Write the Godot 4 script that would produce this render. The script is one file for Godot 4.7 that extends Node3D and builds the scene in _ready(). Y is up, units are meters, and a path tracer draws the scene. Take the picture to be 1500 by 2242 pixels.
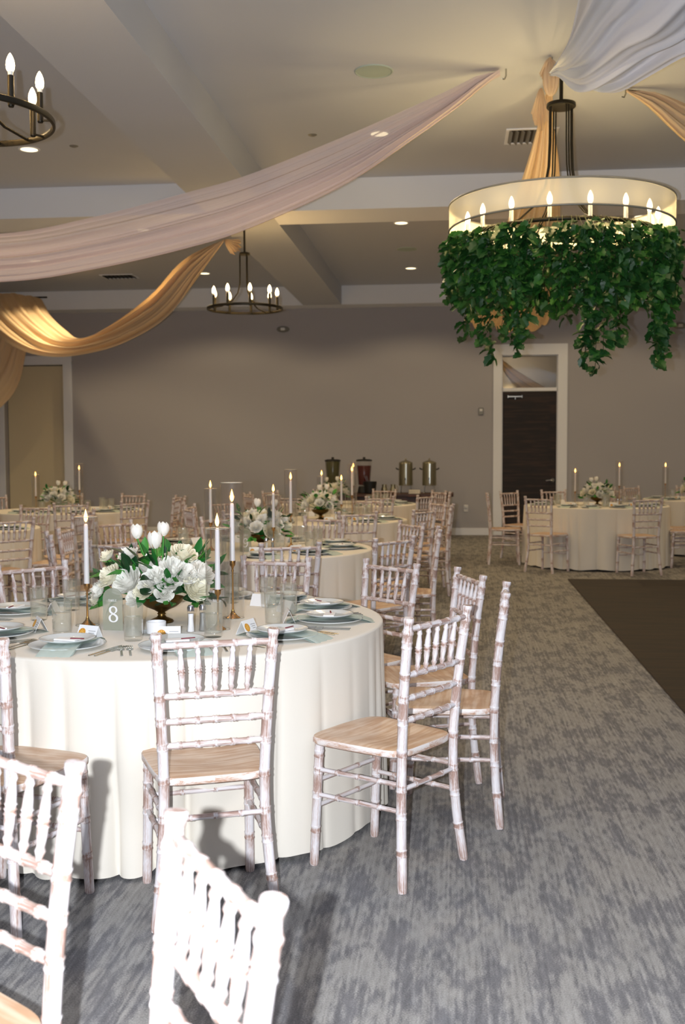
extends Node3D
# A banquet hall set for a wedding dinner. x is to the right, y up, and the far wall lies at z = -18.8.

const HC := 4.30      # ceiling in the coffers
const HB := 3.98      # underside of the beams
const WALL := 18.8    # distance of the far wall
const TOP := 0.765    # table height

var M := {}
var taken := {}
var rng := RandomNumberGenerator.new()


# ---------------------------------------------------------------- mesh helper
class MB:
	var v := PackedVector3Array()
	var n := PackedVector3Array()
	var uv := PackedVector2Array()
	var ix := PackedInt32Array()

	func grid(nu: int, nv: int, f: Callable, xf := Transform3D.IDENTITY, wrap := false, us := 1.0, vs := 1.0, flip := false) -> void:
		var b := v.size()
		var row := nv + 1
		for i in nu + 1:
			for j in row:
				var p: Vector3 = f.call(float(i) / nu, float(j) / nv)
				v.append(xf * p)
				n.append(Vector3.ZERO)
				uv.append(Vector2(us * i / nu, vs * j / nv))
		for i in nu:
			for j in nv:
				var a := b + i * row + j
				var c := a + row
				tri(a, c, c + 1, flip)
				tri(a, c + 1, a + 1, flip)
		if wrap:
			for j in row:
				var s := n[b + j] + n[b + nu * row + j]
				n[b + j] = s
				n[b + nu * row + j] = s
		for k in range(b, v.size()):
			n[k] = n[k].normalized() if n[k].length() > 1e-12 else Vector3.UP

	func tri(a: int, b: int, c: int, flip: bool) -> void:
		if flip:
			var t := b
			b = c
			c = t
		var m := (v[b] - v[a]).cross(v[c] - v[a])
		n[a] += m
		n[b] += m
		n[c] += m
		ix.append(a)
		ix.append(c)
		ix.append(b)

	# profile of (radius, height) turned round the y axis; uv in metres
	func lathe(prof: Array, seg: int, xf := Transform3D.IDENTITY, ribs := 0, rib := 0.0) -> void:
		var last: int = prof.size() - 1
		var circ := 0.1
		var len := 0.0
		for k in last:
			len += (prof[k + 1] - prof[k]).length()
		var f := func(a: float, t: float) -> Vector3:
			var p: Vector2 = prof[int(round(t * last))]
			var r := p.x
			if ribs > 0 and r > 0.004:
				r += rib * cos(a * TAU * ribs)
			return Vector3(sin(a * TAU) * r, p.y, cos(a * TAU) * r)
		grid(seg, last, f, xf, true, circ, len)

	func tube(pts: Array, rad, seg: int) -> void:
		var m: int = pts.size()
		var frames := []
		var side := Vector3.ZERO
		for k in m:
			var d: Vector3 = (pts[mini(k + 1, m - 1)] - pts[maxi(k - 1, 0)]).normalized()
			if side == Vector3.ZERO:
				side = d.cross(Vector3.UP if absf(d.y) < 0.9 else Vector3.RIGHT).normalized()
			else:
				side = (side - d * side.dot(d)).normalized()
			frames.append([side, d.cross(side)])
		var f := func(a: float, t: float) -> Vector3:
			var k := int(round(t * (m - 1)))
			var r: float = rad[k] if rad is Array else rad
			return pts[k] + (frames[k][0] * cos(a * TAU) + frames[k][1] * sin(a * TAU)) * r
		var len := 0.0
		for k in m - 1:
			len += (pts[k + 1] - pts[k]).length()
		grid(seg, m - 1, f, Transform3D.IDENTITY, true, 0.1, len)
		for e in [0, m - 1]:
			var r: float = rad[e] if rad is Array else rad
			var ring := []
			for k in seg:
				ring.append(pts[e] + (frames[e][0] * cos(k * TAU / seg) + frames[e][1] * sin(k * TAU / seg)) * r)
			poly(ring, (pts[0] + pts[m - 1]) * 0.5)

	func poly(p: Array, inside: Vector3) -> void:
		var b := v.size()
		var mid := Vector3.ZERO
		for q in p:
			mid += q
		mid /= p.size()
		var nn: Vector3 = (p[1] - p[0]).cross(p[2] - p[0]).normalized()
		var flip := nn.dot(mid - inside) < 0.0
		if flip:
			nn = -nn
		var tx := nn.cross(Vector3.UP if absf(nn.y) < 0.9 else Vector3.FORWARD).normalized()
		var ty := nn.cross(tx)
		for q in p:
			v.append(q)
			n.append(nn)
			uv.append(Vector2(tx.dot(q), ty.dot(q)))
		for k in range(1, p.size() - 1):
			ix.append(b)
			ix.append(b + k if flip else b + k + 1)
			ix.append(b + k + 1 if flip else b + k)

	func box(size: Vector3, xf := Transform3D.IDENTITY, bev := 0.0) -> void:
		var h := size * 0.5
		var c := minf(bev, minf(h.x, minf(h.y, h.z)) * 0.9)
		var o := xf.origin
		if c <= 0.0:
			for ax in 3:
				for s in [-1.0, 1.0]:
					var p := []
					for q in [[-1, -1], [1, -1], [1, 1], [-1, 1]]:
						var w := Vector3.ZERO
						w[ax] = s * h[ax]
						w[(ax + 1) % 3] = q[0] * h[(ax + 1) % 3]
						w[(ax + 2) % 3] = q[1] * h[(ax + 2) % 3]
						p.append(xf * w)
					poly(p, o)
			return
		var corner := func(sx: float, sy: float, sz: float, ax: int) -> Vector3:
			var w := Vector3(sx * (h.x - c), sy * (h.y - c), sz * (h.z - c))
			w[ax] += [sx, sy, sz][ax] * c
			return xf * w
		for ax in 3:
			var b := (ax + 1) % 3
			var d := (ax + 2) % 3
			for s in [-1.0, 1.0]:
				var p := []
				for q in [[-1.0, -1.0], [1.0, -1.0], [1.0, 1.0], [-1.0, 1.0]]:
					var g := [0.0, 0.0, 0.0]
					g[ax] = s
					g[b] = q[0]
					g[d] = q[1]
					p.append(corner.call(g[0], g[1], g[2], ax))
				poly(p, o)
				for s2 in [-1.0, 1.0]:
					var e := []
					for q in [[-1.0, ax], [1.0, ax], [1.0, b], [-1.0, b]]:
						var g := [0.0, 0.0, 0.0]
						g[ax] = s
						g[b] = s2
						g[d] = q[0]
						e.append(corner.call(g[0], g[1], g[2], q[1]))
					poly(e, o)
		for sx in [-1.0, 1.0]:
			for sy in [-1.0, 1.0]:
				for sz in [-1.0, 1.0]:
					poly([corner.call(sx, sy, sz, 0), corner.call(sx, sy, sz, 1), corner.call(sx, sy, sz, 2)], o)

	func add(o: MB, xf: Transform3D) -> void:
		var b := v.size()
		for k in o.v.size():
			v.append(xf * o.v[k])
			n.append((xf.basis * o.n[k]).normalized())
			uv.append(o.uv[k])
		for k in o.ix:
			ix.append(b + k)

	func mesh() -> ArrayMesh:
		var a := []
		a.resize(Mesh.ARRAY_MAX)
		a[Mesh.ARRAY_VERTEX] = v
		a[Mesh.ARRAY_NORMAL] = n
		a[Mesh.ARRAY_TEX_UV] = uv
		a[Mesh.ARRAY_INDEX] = ix
		var m := ArrayMesh.new()
		m.add_surface_from_arrays(Mesh.PRIMITIVE_TRIANGLES, a)
		return m


func at(x: float, y: float, z: float) -> Transform3D:
	return Transform3D(Basis.IDENTITY, Vector3(x, y, z))


func turned(ax: Vector3, deg: float, o := Vector3.ZERO) -> Transform3D:
	return Transform3D(Basis(ax, deg_to_rad(deg)), o)


# ---------------------------------------------------------------- node helpers
func numbered(called: String) -> String:
	var k: int = taken.get(called, 0)
	taken[called] = k + 1
	return called if k == 0 else "%s_%03d" % [called, k]


func tag(o: Node3D, label := "", category := "", group := "", kind := "") -> Node3D:
	if label:
		o.set_meta("label", label)
	if category:
		o.set_meta("category", category)
	if group:
		o.set_meta("group", group)
	if kind:
		o.set_meta("kind", kind)
	return o


func thing(called: String, label: String, category: String, pos := Vector3.ZERO, turn := 0.0, group := "") -> Node3D:
	var o := Node3D.new()
	o.name = numbered(called)
	add_child(o)
	o.position = pos
	o.rotation.y = turn
	tag(o, label, category, group)
	return o


func part(called: String, m: Mesh, mat: Material, parent: Node3D, pos := Vector3.ZERO) -> MeshInstance3D:
	var o := MeshInstance3D.new()
	o.name = called
	o.mesh = m
	o.set_surface_override_material(0, mat)
	o.position = pos
	parent.add_child(o, true)
	return o


func single(called: String, m: Mesh, mat: Material, label: String, category: String, pos := Vector3.ZERO, turn := 0.0, group := "") -> MeshInstance3D:
	var o := MeshInstance3D.new()
	o.name = numbered(called)
	o.mesh = m
	o.set_surface_override_material(0, mat)
	add_child(o)
	o.position = pos
	o.rotation.y = turn
	tag(o, label, category, group)
	return o


func structure(called: String, m: Mesh, mat: Material, pos := Vector3.ZERO) -> MeshInstance3D:
	var o := MeshInstance3D.new()
	o.name = numbered(called)
	o.mesh = m
	o.set_surface_override_material(0, mat)
	add_child(o)
	o.position = pos
	o.set_meta("kind", "structure")
	return o


func copy(o: Node3D, called: String, pos: Vector3, turn: float, label: String, group := "") -> Node3D:
	var c: Node3D = o.duplicate()
	c.name = numbered(called)
	add_child(c)
	c.position = pos
	c.rotation.y = turn
	c.set_meta("label", label)
	if group:
		c.set_meta("group", group)
	return c


func slab(x0: float, x1: float, y0: float, y1: float, d0: float, d1: float, bev := 0.0) -> MB:
	var b := MB.new()
	b.box(Vector3(x1 - x0, y1 - y0, d1 - d0), at((x0 + x1) / 2, (y0 + y1) / 2, -(d0 + d1) / 2), bev)
	return b


func lamp(parent: Node3D, pos: Vector3, energy: float, color: Color, size: float) -> OmniLight3D:
	var l := OmniLight3D.new()
	l.name = "light"
	l.light_energy = energy
	l.light_color = color
	l.light_size = size
	l.omni_range = 40.0
	l.omni_attenuation = 2.0
	l.shadow_enabled = true
	parent.add_child(l, true)
	l.position = pos
	return l


# ---------------------------------------------------------------- materials
func mat(c: Color, rough := 0.6, metal := 0.0, alpha := 1.0) -> StandardMaterial3D:
	var m := StandardMaterial3D.new()
	m.albedo_color = Color(c.r, c.g, c.b, alpha)
	m.roughness = rough
	m.metallic = metal
	if alpha < 1.0:
		m.transparency = BaseMaterial3D.TRANSPARENCY_ALPHA
	return m


func noise_bytes(w: int, h: int, ow: int, oh: int, freq: float, oct: int, seed_: int) -> PackedByteArray:
	var nz := FastNoiseLite.new()
	nz.seed = seed_
	nz.frequency = freq
	nz.fractal_octaves = oct
	nz.noise_type = FastNoiseLite.TYPE_SIMPLEX_SMOOTH
	var im := nz.get_seamless_image(w, h)
	im.convert(Image.FORMAT_L8)
	im.resize(ow, oh, Image.INTERPOLATE_CUBIC)
	return im.get_data()


func texture_of(w: int, h: int, data: PackedByteArray) -> ImageTexture:
	return ImageTexture.create_from_image(Image.create_from_data(w, h, false, Image.FORMAT_RGB8, data))


func blend_texture(w: int, h: int, a: Color, b: Color, c: Color, layers: Array, lo: float, hi: float) -> ImageTexture:
	# the layers are [bytes, weight]; their sum runs from a over b to c
	var out := PackedByteArray()
	out.resize(w * h * 3)
	for k in w * h:
		var s := 0.0
		for l in layers:
			s += l[0][k] * l[1]
		var t := clampf((s / 255.0 - lo) / (hi - lo), 0.0, 1.0)
		var q: Color = a.lerp(b, t * 2.0) if t < 0.5 else b.lerp(c, t * 2.0 - 1.0)
		out[k * 3] = int(q.r * 255.0)
		out[k * 3 + 1] = int(q.g * 255.0)
		out[k * 3 + 2] = int(q.b * 255.0)
	return texture_of(w, h, out)


func make_materials() -> void:
	# carpet: grey pile with darker streaky patches running down the room, and tiles of slightly different tone
	var w := 1024
	var patches := noise_bytes(256, 84, w, w, 0.085, 3, 11)
	var streak := noise_bytes(1024, 24, w, w, 0.12, 2, 12)
	var fine := noise_bytes(w, w, w, w, 0.35, 2, 13)
	var dash := noise_bytes(420, 110, w, w, 0.22, 2, 15)
	var blocks := noise_bytes(36, 16, w, w, 0.35, 1, 14)
	var out := PackedByteArray()
	out.resize(w * w * 3)
	var pale := Color(0.585, 0.575, 0.56)
	var dark := Color(0.47, 0.465, 0.47)
	for j in w:
		for i in w:
			var k := j * w + i
			var tile := float(((i / 128) * 37 + ((j + (i / 128) * 170) / 341) * 61) % 17) / 17.0 - 0.5
			var s := (patches[k] * 0.48 + streak[k] * 0.20 + dash[k] * 0.26 + blocks[k] * 0.22 + fine[k] * 0.22) / 255.0 + tile * 0.11
			var t := smoothstep(0.50, 0.82, s)
			var g := (fine[k] / 255.0 - 0.5) * 0.15 + (dash[k] / 255.0 - 0.5) * 0.07 + (streak[k] / 255.0 - 0.5) * 0.08
			var q := dark.lerp(pale, t)
			out[k * 3] = int(clampf(q.r + g, 0.0, 1.0) * 255.0)
			out[k * 3 + 1] = int(clampf(q.g + g, 0.0, 1.0) * 255.0)
			out[k * 3 + 2] = int(clampf(q.b + g, 0.0, 1.0) * 255.0)
	M.carpet = mat(Color(1, 1, 1), 0.95)
	M.carpet.albedo_texture = texture_of(w, w, out)
	M.carpet.uv1_triplanar = true
	M.carpet.uv1_world_triplanar = true
	M.carpet.uv1_scale = Vector3(0.46, 0.46, 0.46)
	M.carpet.metallic_specular = 0.2

	# limewashed wood: white rubbed over rosy brown
	var a := noise_bytes(96, 160, 256, 256, 0.03, 4, 21)
	var b := noise_bytes(256, 24, 256, 256, 0.14, 2, 22)
	var c := noise_bytes(256, 256, 256, 256, 0.2, 2, 23)
	var wash := blend_texture(256, 256, Color(0.64, 0.52, 0.47), Color(0.805, 0.74, 0.72), Color(0.885, 0.865, 0.87), [[a, 0.6], [b, 0.35], [c, 0.2]], 0.38, 0.73)
	M.wash = mat(Color(1, 1, 1), 0.45)
	M.wash.albedo_texture = wash
	M.wash.uv1_scale = Vector3(5, 3.4, 1)
	M.edge = mat(Color(1, 1, 1), 0.5)
	M.edge.albedo_texture = blend_texture(256, 256, Color(0.74, 0.58, 0.48), Color(0.86, 0.79, 0.75), Color(0.91, 0.88, 0.86), [[a, 0.7], [c, 0.3]], 0.3, 0.62)
	M.edge.uv1_scale = Vector3(3, 3, 1)
	var g1 := noise_bytes(20, 256, 256, 256, 0.06, 4, 31)
	M.seat = mat(Color(1, 1, 1), 0.42)
	M.seat.albedo_texture = blend_texture(256, 256, Color(0.75, 0.60, 0.48), Color(0.80, 0.675, 0.565), Color(0.84, 0.74, 0.65), [[g1, 0.7], [a, 0.45]], 0.35, 0.8)
	M.seat.uv1_scale = Vector3(2.2, 2.2, 1)

	# dark wood: dance floor, door, service table
	M.dance = mat(Color(1, 1, 1), 0.75)
	M.dance.albedo_texture = blend_texture(256, 256, Color(0.125, 0.085, 0.045), Color(0.155, 0.108, 0.06), Color(0.195, 0.137, 0.078), [[g1, 0.8], [c, 0.2]], 0.3, 0.7)
	M.dance.uv1_triplanar = true
	M.dance.uv1_world_triplanar = true
	M.dance.uv1_scale = Vector3(0.8, 0.8, 0.8)
	M.door = mat(Color(1, 1, 1), 0.6)
	M.door.albedo_texture = blend_texture(256, 256, Color(0.09, 0.06, 0.05), Color(0.13, 0.085, 0.07), Color(0.20, 0.13, 0.10), [[g1, 0.8], [a, 0.3]], 0.35, 0.8)
	M.door.uv1_scale = Vector3(0.9, 0.9, 1)
	M.walnut = mat(Color(1, 1, 1), 0.45)
	M.walnut.albedo_texture = blend_texture(256, 256, Color(0.22, 0.12, 0.07), Color(0.33, 0.19, 0.12), Color(0.42, 0.26, 0.17), [[g1, 0.8], [a, 0.3]], 0.35, 0.8)

	var paint := NoiseTexture2D.new()
	var pn := FastNoiseLite.new()
	pn.frequency = 0.12
	paint.noise = pn
	paint.seamless = true
	paint.width = 256
	paint.height = 256
	for q in [["wall", Color(0.685, 0.68, 0.70)], ["ceiling", Color(0.78, 0.80, 0.84)], ["trim", Color(0.94, 0.955, 0.985)]]:
		var p := mat(q[1], 0.85)
		p.heightmap_enabled = true
		p.heightmap_texture = paint
		p.heightmap_scale = 0.05
		p.uv1_triplanar = true
		p.uv1_world_triplanar = true
		p.uv1_scale = Vector3(4, 4, 4)
		M[q[0]] = p
	M.shade_cloth = mat(Color(0.90, 0.85, 0.72), 0.9)
	M.cloth = mat(Color(0.90, 0.875, 0.825), 0.85)
	M.cloth.rim_enabled = true
	M.cloth.rim = 0.25
	var weave := NoiseTexture2D.new()
	var wn := FastNoiseLite.new()
	wn.frequency = 0.4
	weave.noise = wn
	weave.seamless = true
	weave.width = 256
	weave.height = 256
	M.cloth.heightmap_enabled = true
	M.cloth.heightmap_texture = weave
	M.cloth.heightmap_scale = 0.03
	M.cloth.uv1_triplanar = true
	M.cloth.uv1_scale = Vector3(5, 5, 5)
	M.mauve = mat(Color(0.89, 0.845, 0.84), 0.9, 0.0, 0.74)
	M.mauve.backlight_enabled = true
	M.mauve.backlight = Color(0.55, 0.42, 0.34)
	M.white_drape = mat(Color(0.92, 0.945, 1.0), 0.9)
	M.white_drape.backlight_enabled = true
	M.white_drape.backlight = Color(0.4, 0.37, 0.35)
	M.gold_drape = mat(Color(0.88, 0.79, 0.66), 0.9)
	M.gold_drape.backlight_enabled = true
	M.gold_drape.backlight = Color(0.66, 0.54, 0.36)
	M.iron = mat(Color(0.16, 0.145, 0.11), 0.42, 0.6)
	M.brass = mat(Color(0.78, 0.58, 0.30), 0.22, 1.0)
	M.bronze = mat(Color(0.42, 0.33, 0.17), 0.35, 0.9)
	M.steel = mat(Color(0.72, 0.72, 0.70), 0.22, 1.0)
	M.urn = mat(Color(0.66, 0.64, 0.54), 0.34, 1.0)
	M.chrome = mat(Color(0.82, 0.82, 0.83), 0.15, 1.0)
	M.black = mat(Color(0.05, 0.05, 0.05), 0.5)
	M.white = mat(Color(0.90, 0.90, 0.90), 0.5)
	M.plate = mat(Color(0.86, 0.88, 0.88), 0.15)
	M.sage = mat(Color(0.72, 0.77, 0.735), 0.9)
	M.card = mat(Color(0.93, 0.93, 0.93), 0.7)
	M.orange = mat(Color(0.80, 0.55, 0.16), 0.6)
	M.orange_pale = mat(Color(0.93, 0.76, 0.40), 0.6)
	M.ribbon = mat(Color(0.46, 0.13, 0.20), 0.6)
	M.ink = mat(Color(0.45, 0.45, 0.45), 0.8)
	M.wax = mat(Color(0.93, 0.92, 0.92), 0.5)
	M.wax.subsurf_scatter_enabled = true
	M.wax.subsurf_scatter_strength = 0.15
	M.petal = mat(Color(0.965, 0.96, 0.93), 0.75)
	M.petal.backlight_enabled = true
	M.petal.backlight = Color(0.42, 0.42, 0.39)
	M.petal_cream = mat(Color(0.95, 0.935, 0.85), 0.75)
	M.petal_cream.backlight_enabled = true
	M.petal_cream.backlight = Color(0.3, 0.28, 0.2)
	M.leaf = mat(Color(0.12, 0.42, 0.16), 0.45)
	M.leaf_light = mat(Color(0.25, 0.56, 0.20), 0.48)
	M.leaf_deep = mat(Color(0.05, 0.23, 0.10), 0.42)
	M.vine = mat(Color(0.115, 0.29, 0.115), 0.45)
	M.vine_light = mat(Color(0.17, 0.37, 0.13), 0.48)
	M.vine_stem = mat(Color(0.16, 0.20, 0.07), 0.7)
	M.glass = mat(Color(0.36, 0.34, 0.28), 0.03, 0.0, 0.04)
	M.glass_rim = mat(Color(0.80, 0.80, 0.74), 0.08, 0.0, 0.5)
	M.tumbler = mat(Color(0.72, 0.73, 0.66), 0.05, 0.0, 0.10)
	M.water = mat(Color(0.90, 0.92, 0.92), 0.02, 0.0, 0.02)
	M.ice = mat(Color(0.92, 0.95, 0.96), 0.2, 0.0, 0.35)
	M.acrylic = mat(Color(0.66, 0.67, 0.60), 0.35, 0.0, 0.5)
	M.pane = mat(Color(0.55, 0.6, 0.57), 0.03, 0.0, 0.06)
	M.lemonade = mat(Color(0.34, 0.34, 0.20), 0.2)
	M.punch = mat(Color(0.32, 0.02, 0.05), 0.2)
	M.drum = mat(Color(0.86, 0.86, 0.83), 0.8, 0.0, 0.62)
	M.drum.backlight_enabled = true
	M.drum.backlight = Color(0.42, 0.41, 0.36)
	M.bulb = mat(Color(1, 0.95, 0.85), 0.3)
	M.bulb.emission_enabled = true
	M.bulb.emission = Color(1.0, 0.86, 0.62)
	M.bulb.emission_energy_multiplier = 12.0
	M.bulb_base = mat(Color(0.9, 0.9, 0.88), 0.4)
	M.can_light = mat(Color(1, 1, 1), 0.5)
	M.can_light.emission_enabled = true
	M.can_light.emission = Color(1.0, 0.92, 0.74)
	M.can_light.emission_energy_multiplier = 2.2
	M.flame = mat(Color(1, 0.8, 0.4), 0.5)
	M.flame.emission_enabled = true
	M.flame.emission = Color(1.0, 0.72, 0.36)
	M.flame.emission_energy_multiplier = 9.0
	M.speaker = mat(Color(0.70, 0.76, 0.72), 0.8)
	M.metal_grey = mat(Color(0.55, 0.55, 0.53), 0.5, 0.3)


# ---------------------------------------------------------------- the room
func wall_with_holes(called: String, x0: float, x1: float, holes: Array) -> void:
	# far wall, 0.25 m thick, with openings [x0, x1, y0, y1]
	var b := MB.new()
	var at_x := x0
	for h in holes:
		b.box(Vector3(h[0] - at_x, HC + 0.2, 0.25), at((h[0] + at_x) / 2, (HC + 0.2) / 2, -WALL - 0.125))
		b.box(Vector3(h[1] - h[0], HC + 0.2 - h[3], 0.25), at((h[0] + h[1]) / 2, (HC + 0.2 + h[3]) / 2, -WALL - 0.125))
		if h[2] > 0.0:
			b.box(Vector3(h[1] - h[0], h[2], 0.25), at((h[0] + h[1]) / 2, h[2] / 2, -WALL - 0.125))
		at_x = h[1]
	b.box(Vector3(x1 - at_x, HC + 0.2, 0.25), at((x1 + at_x) / 2, (HC + 0.2) / 2, -WALL - 0.125))
	structure(called, b.mesh(), M.wall)


func build_room() -> void:
	structure("floor", slab(-10.6, 10.6, -0.2, 0.0, -5.2, WALL + 1.6).mesh(), M.carpet)
	var dance := structure("dance_floor", slab(1.26, 8.4, 0.0, 0.012, 2.2, 12.3, 0.006).mesh(), M.dance)
	tag(dance, "dark brown wooden dance floor laid on the carpet")
	structure("ceiling", slab(-10.6, 10.6, HC, HC + 0.2, -5.2, WALL + 0.25).mesh(), M.ceiling)
	for x in [-8.72, -2.62, 3.48, 9.58]:
		structure("ceiling_beam", slab(x, x + 0.66, HB, HC, -5.0, WALL - 0.47).mesh(), M.ceiling)
	for d in [-2.1, 4.53, 11.21]:
		for x in [[-10.5, -8.72], [-8.06, -2.62], [-1.96, 3.48], [4.14, 9.58]]:
			structure("ceiling_crossbeam", slab(x[0], x[1], HB, HC, d, d + 0.66).mesh(), M.trim)
	structure("ceiling_soffit", slab(-10.5, 10.5, HB, HC, WALL - 0.47, WALL).mesh(), M.trim)
	wall_with_holes("wall_back", -10.6, 10.6, [[-8.2, -7.08, 0.35, 3.06], [0.78, 1.73, 0.0, 3.12]])
	structure("wall_left", slab(-10.75, -10.5, 0, HC, -5.2, WALL + 0.25).mesh(), M.wall)
	structure("wall_right", slab(10.5, 10.75, 0, HC, -5.2, WALL + 0.25).mesh(), M.wall)
	structure("wall_rear", slab(-10.6, 10.6, 0, HC, -5.2, -5.0).mesh(), M.wall)
	for s in [["baseboard_back", -6.91, 0.63], ["baseboard_back", 1.89, 10.5], ["baseboard_back", -10.5, -8.36]]:
		structure(s[0], slab(s[1], s[2], 0.0, 0.125, WALL - 0.018, WALL, 0.004).mesh(), M.trim)
	structure("baseboard_left", slab(-10.5, -10.48, 0.0, 0.125, -5.0, WALL).mesh(), M.trim)
	structure("baseboard_right", slab(10.48, 10.5, 0.0, 0.125, -5.0, WALL).mesh(), M.trim)

	# door with transom
	var cas := MB.new()
	cas.box(Vector3(0.15, 3.12, 0.03), at(0.705, 1.56, -WALL + 0.015), 0.005)
	cas.box(Vector3(0.165, 3.12, 0.03), at(1.8125, 1.56, -WALL + 0.015), 0.005)
	cas.box(Vector3(1.265, 0.19, 0.03), at(1.2625, 3.215, -WALL + 0.015), 0.005)
	structure("trim_1", cas.mesh(), M.trim)
	var dr := Node3D.new()
	dr.name = "door_1"
	add_child(dr)
	tag(dr, "", "", "", "structure")
	part("door_leaf", slab(0.79, 1.72, 0.01, 2.49, WALL + 0.04, WALL + 0.085, 0.003).mesh(), M.door, dr)
	var fr := MB.new()
	fr.box(Vector3(0.95, 0.06, 0.16), at(1.255, 2.53, -WALL - 0.09), 0.004)
	fr.box(Vector3(0.012, 3.12, 0.2), at(0.786, 1.56, -WALL - 0.11))
	fr.box(Vector3(0.012, 3.12, 0.2), at(1.724, 1.56, -WALL - 0.11))
	fr.box(Vector3(0.95, 0.012, 0.2), at(1.255, 3.114, -WALL - 0.11))
	part("door_frame", fr.mesh(), M.trim, dr)
	part("transom_pane", slab(0.79, 1.72, 2.56, 3.108, WALL + 0.06, WALL + 0.066).mesh(), M.pane, dr)
	var cl := MB.new()
	cl.box(Vector3(0.25, 0.022, 0.02), at(1.005, 2.41, -WALL - 0.02), 0.003)
	for x in [0.885, 1.125]:
		cl.box(Vector3(0.016, 0.05, 0.03), at(x, 2.41, -WALL - 0.025), 0.003)
	cl.box(Vector3(0.016, 0.05, 0.02), at(1.01, 2.385, -WALL - 0.025), 0.003)
	part("door_closer", cl.mesh(), M.steel, dr)
	var lv := MB.new()
	lv.lathe([Vector2(0, 0), Vector2(0.032, 0), Vector2(0.032, 0.008), Vector2(0.012, 0.012), Vector2(0.012, 0.05), Vector2(0, 0.05)], 16, turned(Vector3.RIGHT, 90, Vector3(1.655, 0.96, -WALL - 0.04)))
	lv.tube([Vector3(1.655, 0.96, -WALL + 0.005), Vector3(1.60, 0.962, -WALL + 0.008), Vector3(1.54, 0.955, -WALL + 0.004)], 0.010, 8)
	part("door_handle", lv.mesh(), M.chrome, dr)
	# vestibule behind the door, seen through the transom
	structure("wall_vestibule", slab(-0.6, 3.2, 0.0, 3.5, WALL + 3.6, WALL + 3.7).mesh(), M.wall)
	for x in [-0.7, 3.2]:
		structure("wall_vestibule", slab(x, x + 0.1, 0.0, 3.5, WALL + 0.25, WALL + 3.7).mesh(), M.wall)
	structure("ceiling_vestibule", slab(-0.7, 3.3, 3.4, 3.5, WALL + 0.25, WALL + 3.7).mesh(), M.ceiling)
	structure("floor_vestibule", slab(-0.7, 3.3, -0.1, 0.0, WALL + 1.6, WALL + 3.7).mesh(), M.carpet)
	var vd := thing("vestibule_drape", "small amber drape seen through the glass above the dark door", "drape")
	part("fabric", drape_sheet([Vector3(0.62, 3.38, -20.6), Vector3(0.95, 3.14, -20.6), Vector3(1.35, 2.86, -20.6), Vector3(1.85, 2.62, -20.6), Vector3(2.5, 2.6, -20.6)], [Vector3(0.60, 3.34, -20.5), Vector3(0.85, 2.98, -20.5), Vector3(1.15, 2.62, -20.5), Vector3(1.6, 2.36, -20.5), Vector3(2.5, 2.3, -20.5)], 2.5, 0.02, 40, 24, 31).mesh(), M.gold_drape, vd)
	var vl := thing("vestibule_downlight", "lit recessed downlight behind the glass above the dark door", "ceiling light", Vector3(1.05, 3.4, -21.55))
	var vb := MB.new()
	vb.lathe([Vector2(0, -0.004), Vector2(0.08, -0.004)], 32)
	part("lamp_lens", vb.mesh(), M.can_light, vl)
	vb = MB.new()
	vb.lathe([Vector2(0.078, 0.0), Vector2(0.08, -0.006), Vector2(0.098, -0.006), Vector2(0.102, 0.0)], 32)
	part("trim_ring", vb.mesh(), M.trim, vl)
	lamp(vl, Vector3(0, -0.10, 0), 0.35, Color(1.0, 0.87, 0.66), 0.07)

	# window with a drawn shade in the far wall
	var win := Node3D.new()
	win.name = "window_1"
	add_child(win)
	tag(win, "", "", "", "structure")
	var wf := MB.new()
	wf.box(Vector3(0.165, 2.95, 0.03), at(-6.9975, 1.655, -WALL + 0.015), 0.005)
	wf.box(Vector3(0.165, 2.95, 0.03), at(-8.2825, 1.655, -WALL + 0.015), 0.005)
	wf.box(Vector3(1.45, 0.16, 0.03), at(-7.64, 3.14, -WALL + 0.016), 0.005)
	wf.box(Vector3(1.5, 0.05, 0.09), at(-7.64, 0.335, -WALL + 0.045), 0.005)
	part("window_frame", wf.mesh(), M.trim, win)
	part("roller_shade", slab(-8.19, -7.09, 0.36, 3.05, WALL + 0.14, WALL + 0.15).mesh(), M.shade_cloth, win)

	# fittings on the far wall
	var sw := thing("wall_thermostat", "small grey thermostat on the far wall beside the door", "thermostat", Vector3(0.42, 2.16, -WALL))
	var sb := MB.new()
	sb.box(Vector3(0.085, 0.125, 0.025), at(0, 0, 0.0125), 0.006)
	part("case", sb.mesh(), M.metal_grey, sw)
	sb = MB.new()
	sb.box(Vector3(0.05, 0.04, 0.004), at(0, 0.02, 0.027), 0.001)
	part("display", sb.mesh(), M.white, sw)
	var ol := thing("wall_outlet", "white wall outlet with a plugged adapter low on the far wall", "outlet", Vector3(0.165, 0.47, -WALL))
	sb = MB.new()
	sb.box(Vector3(0.075, 0.12, 0.008), at(0, 0, 0.004), 0.003)
	part("cover_plate", sb.mesh(), M.white, ol)
	sb = MB.new()
	sb.box(Vector3(0.045, 0.05, 0.04), at(0, 0.03, 0.028), 0.006)
	part("adapter", sb.mesh(), M.white, ol)
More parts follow.
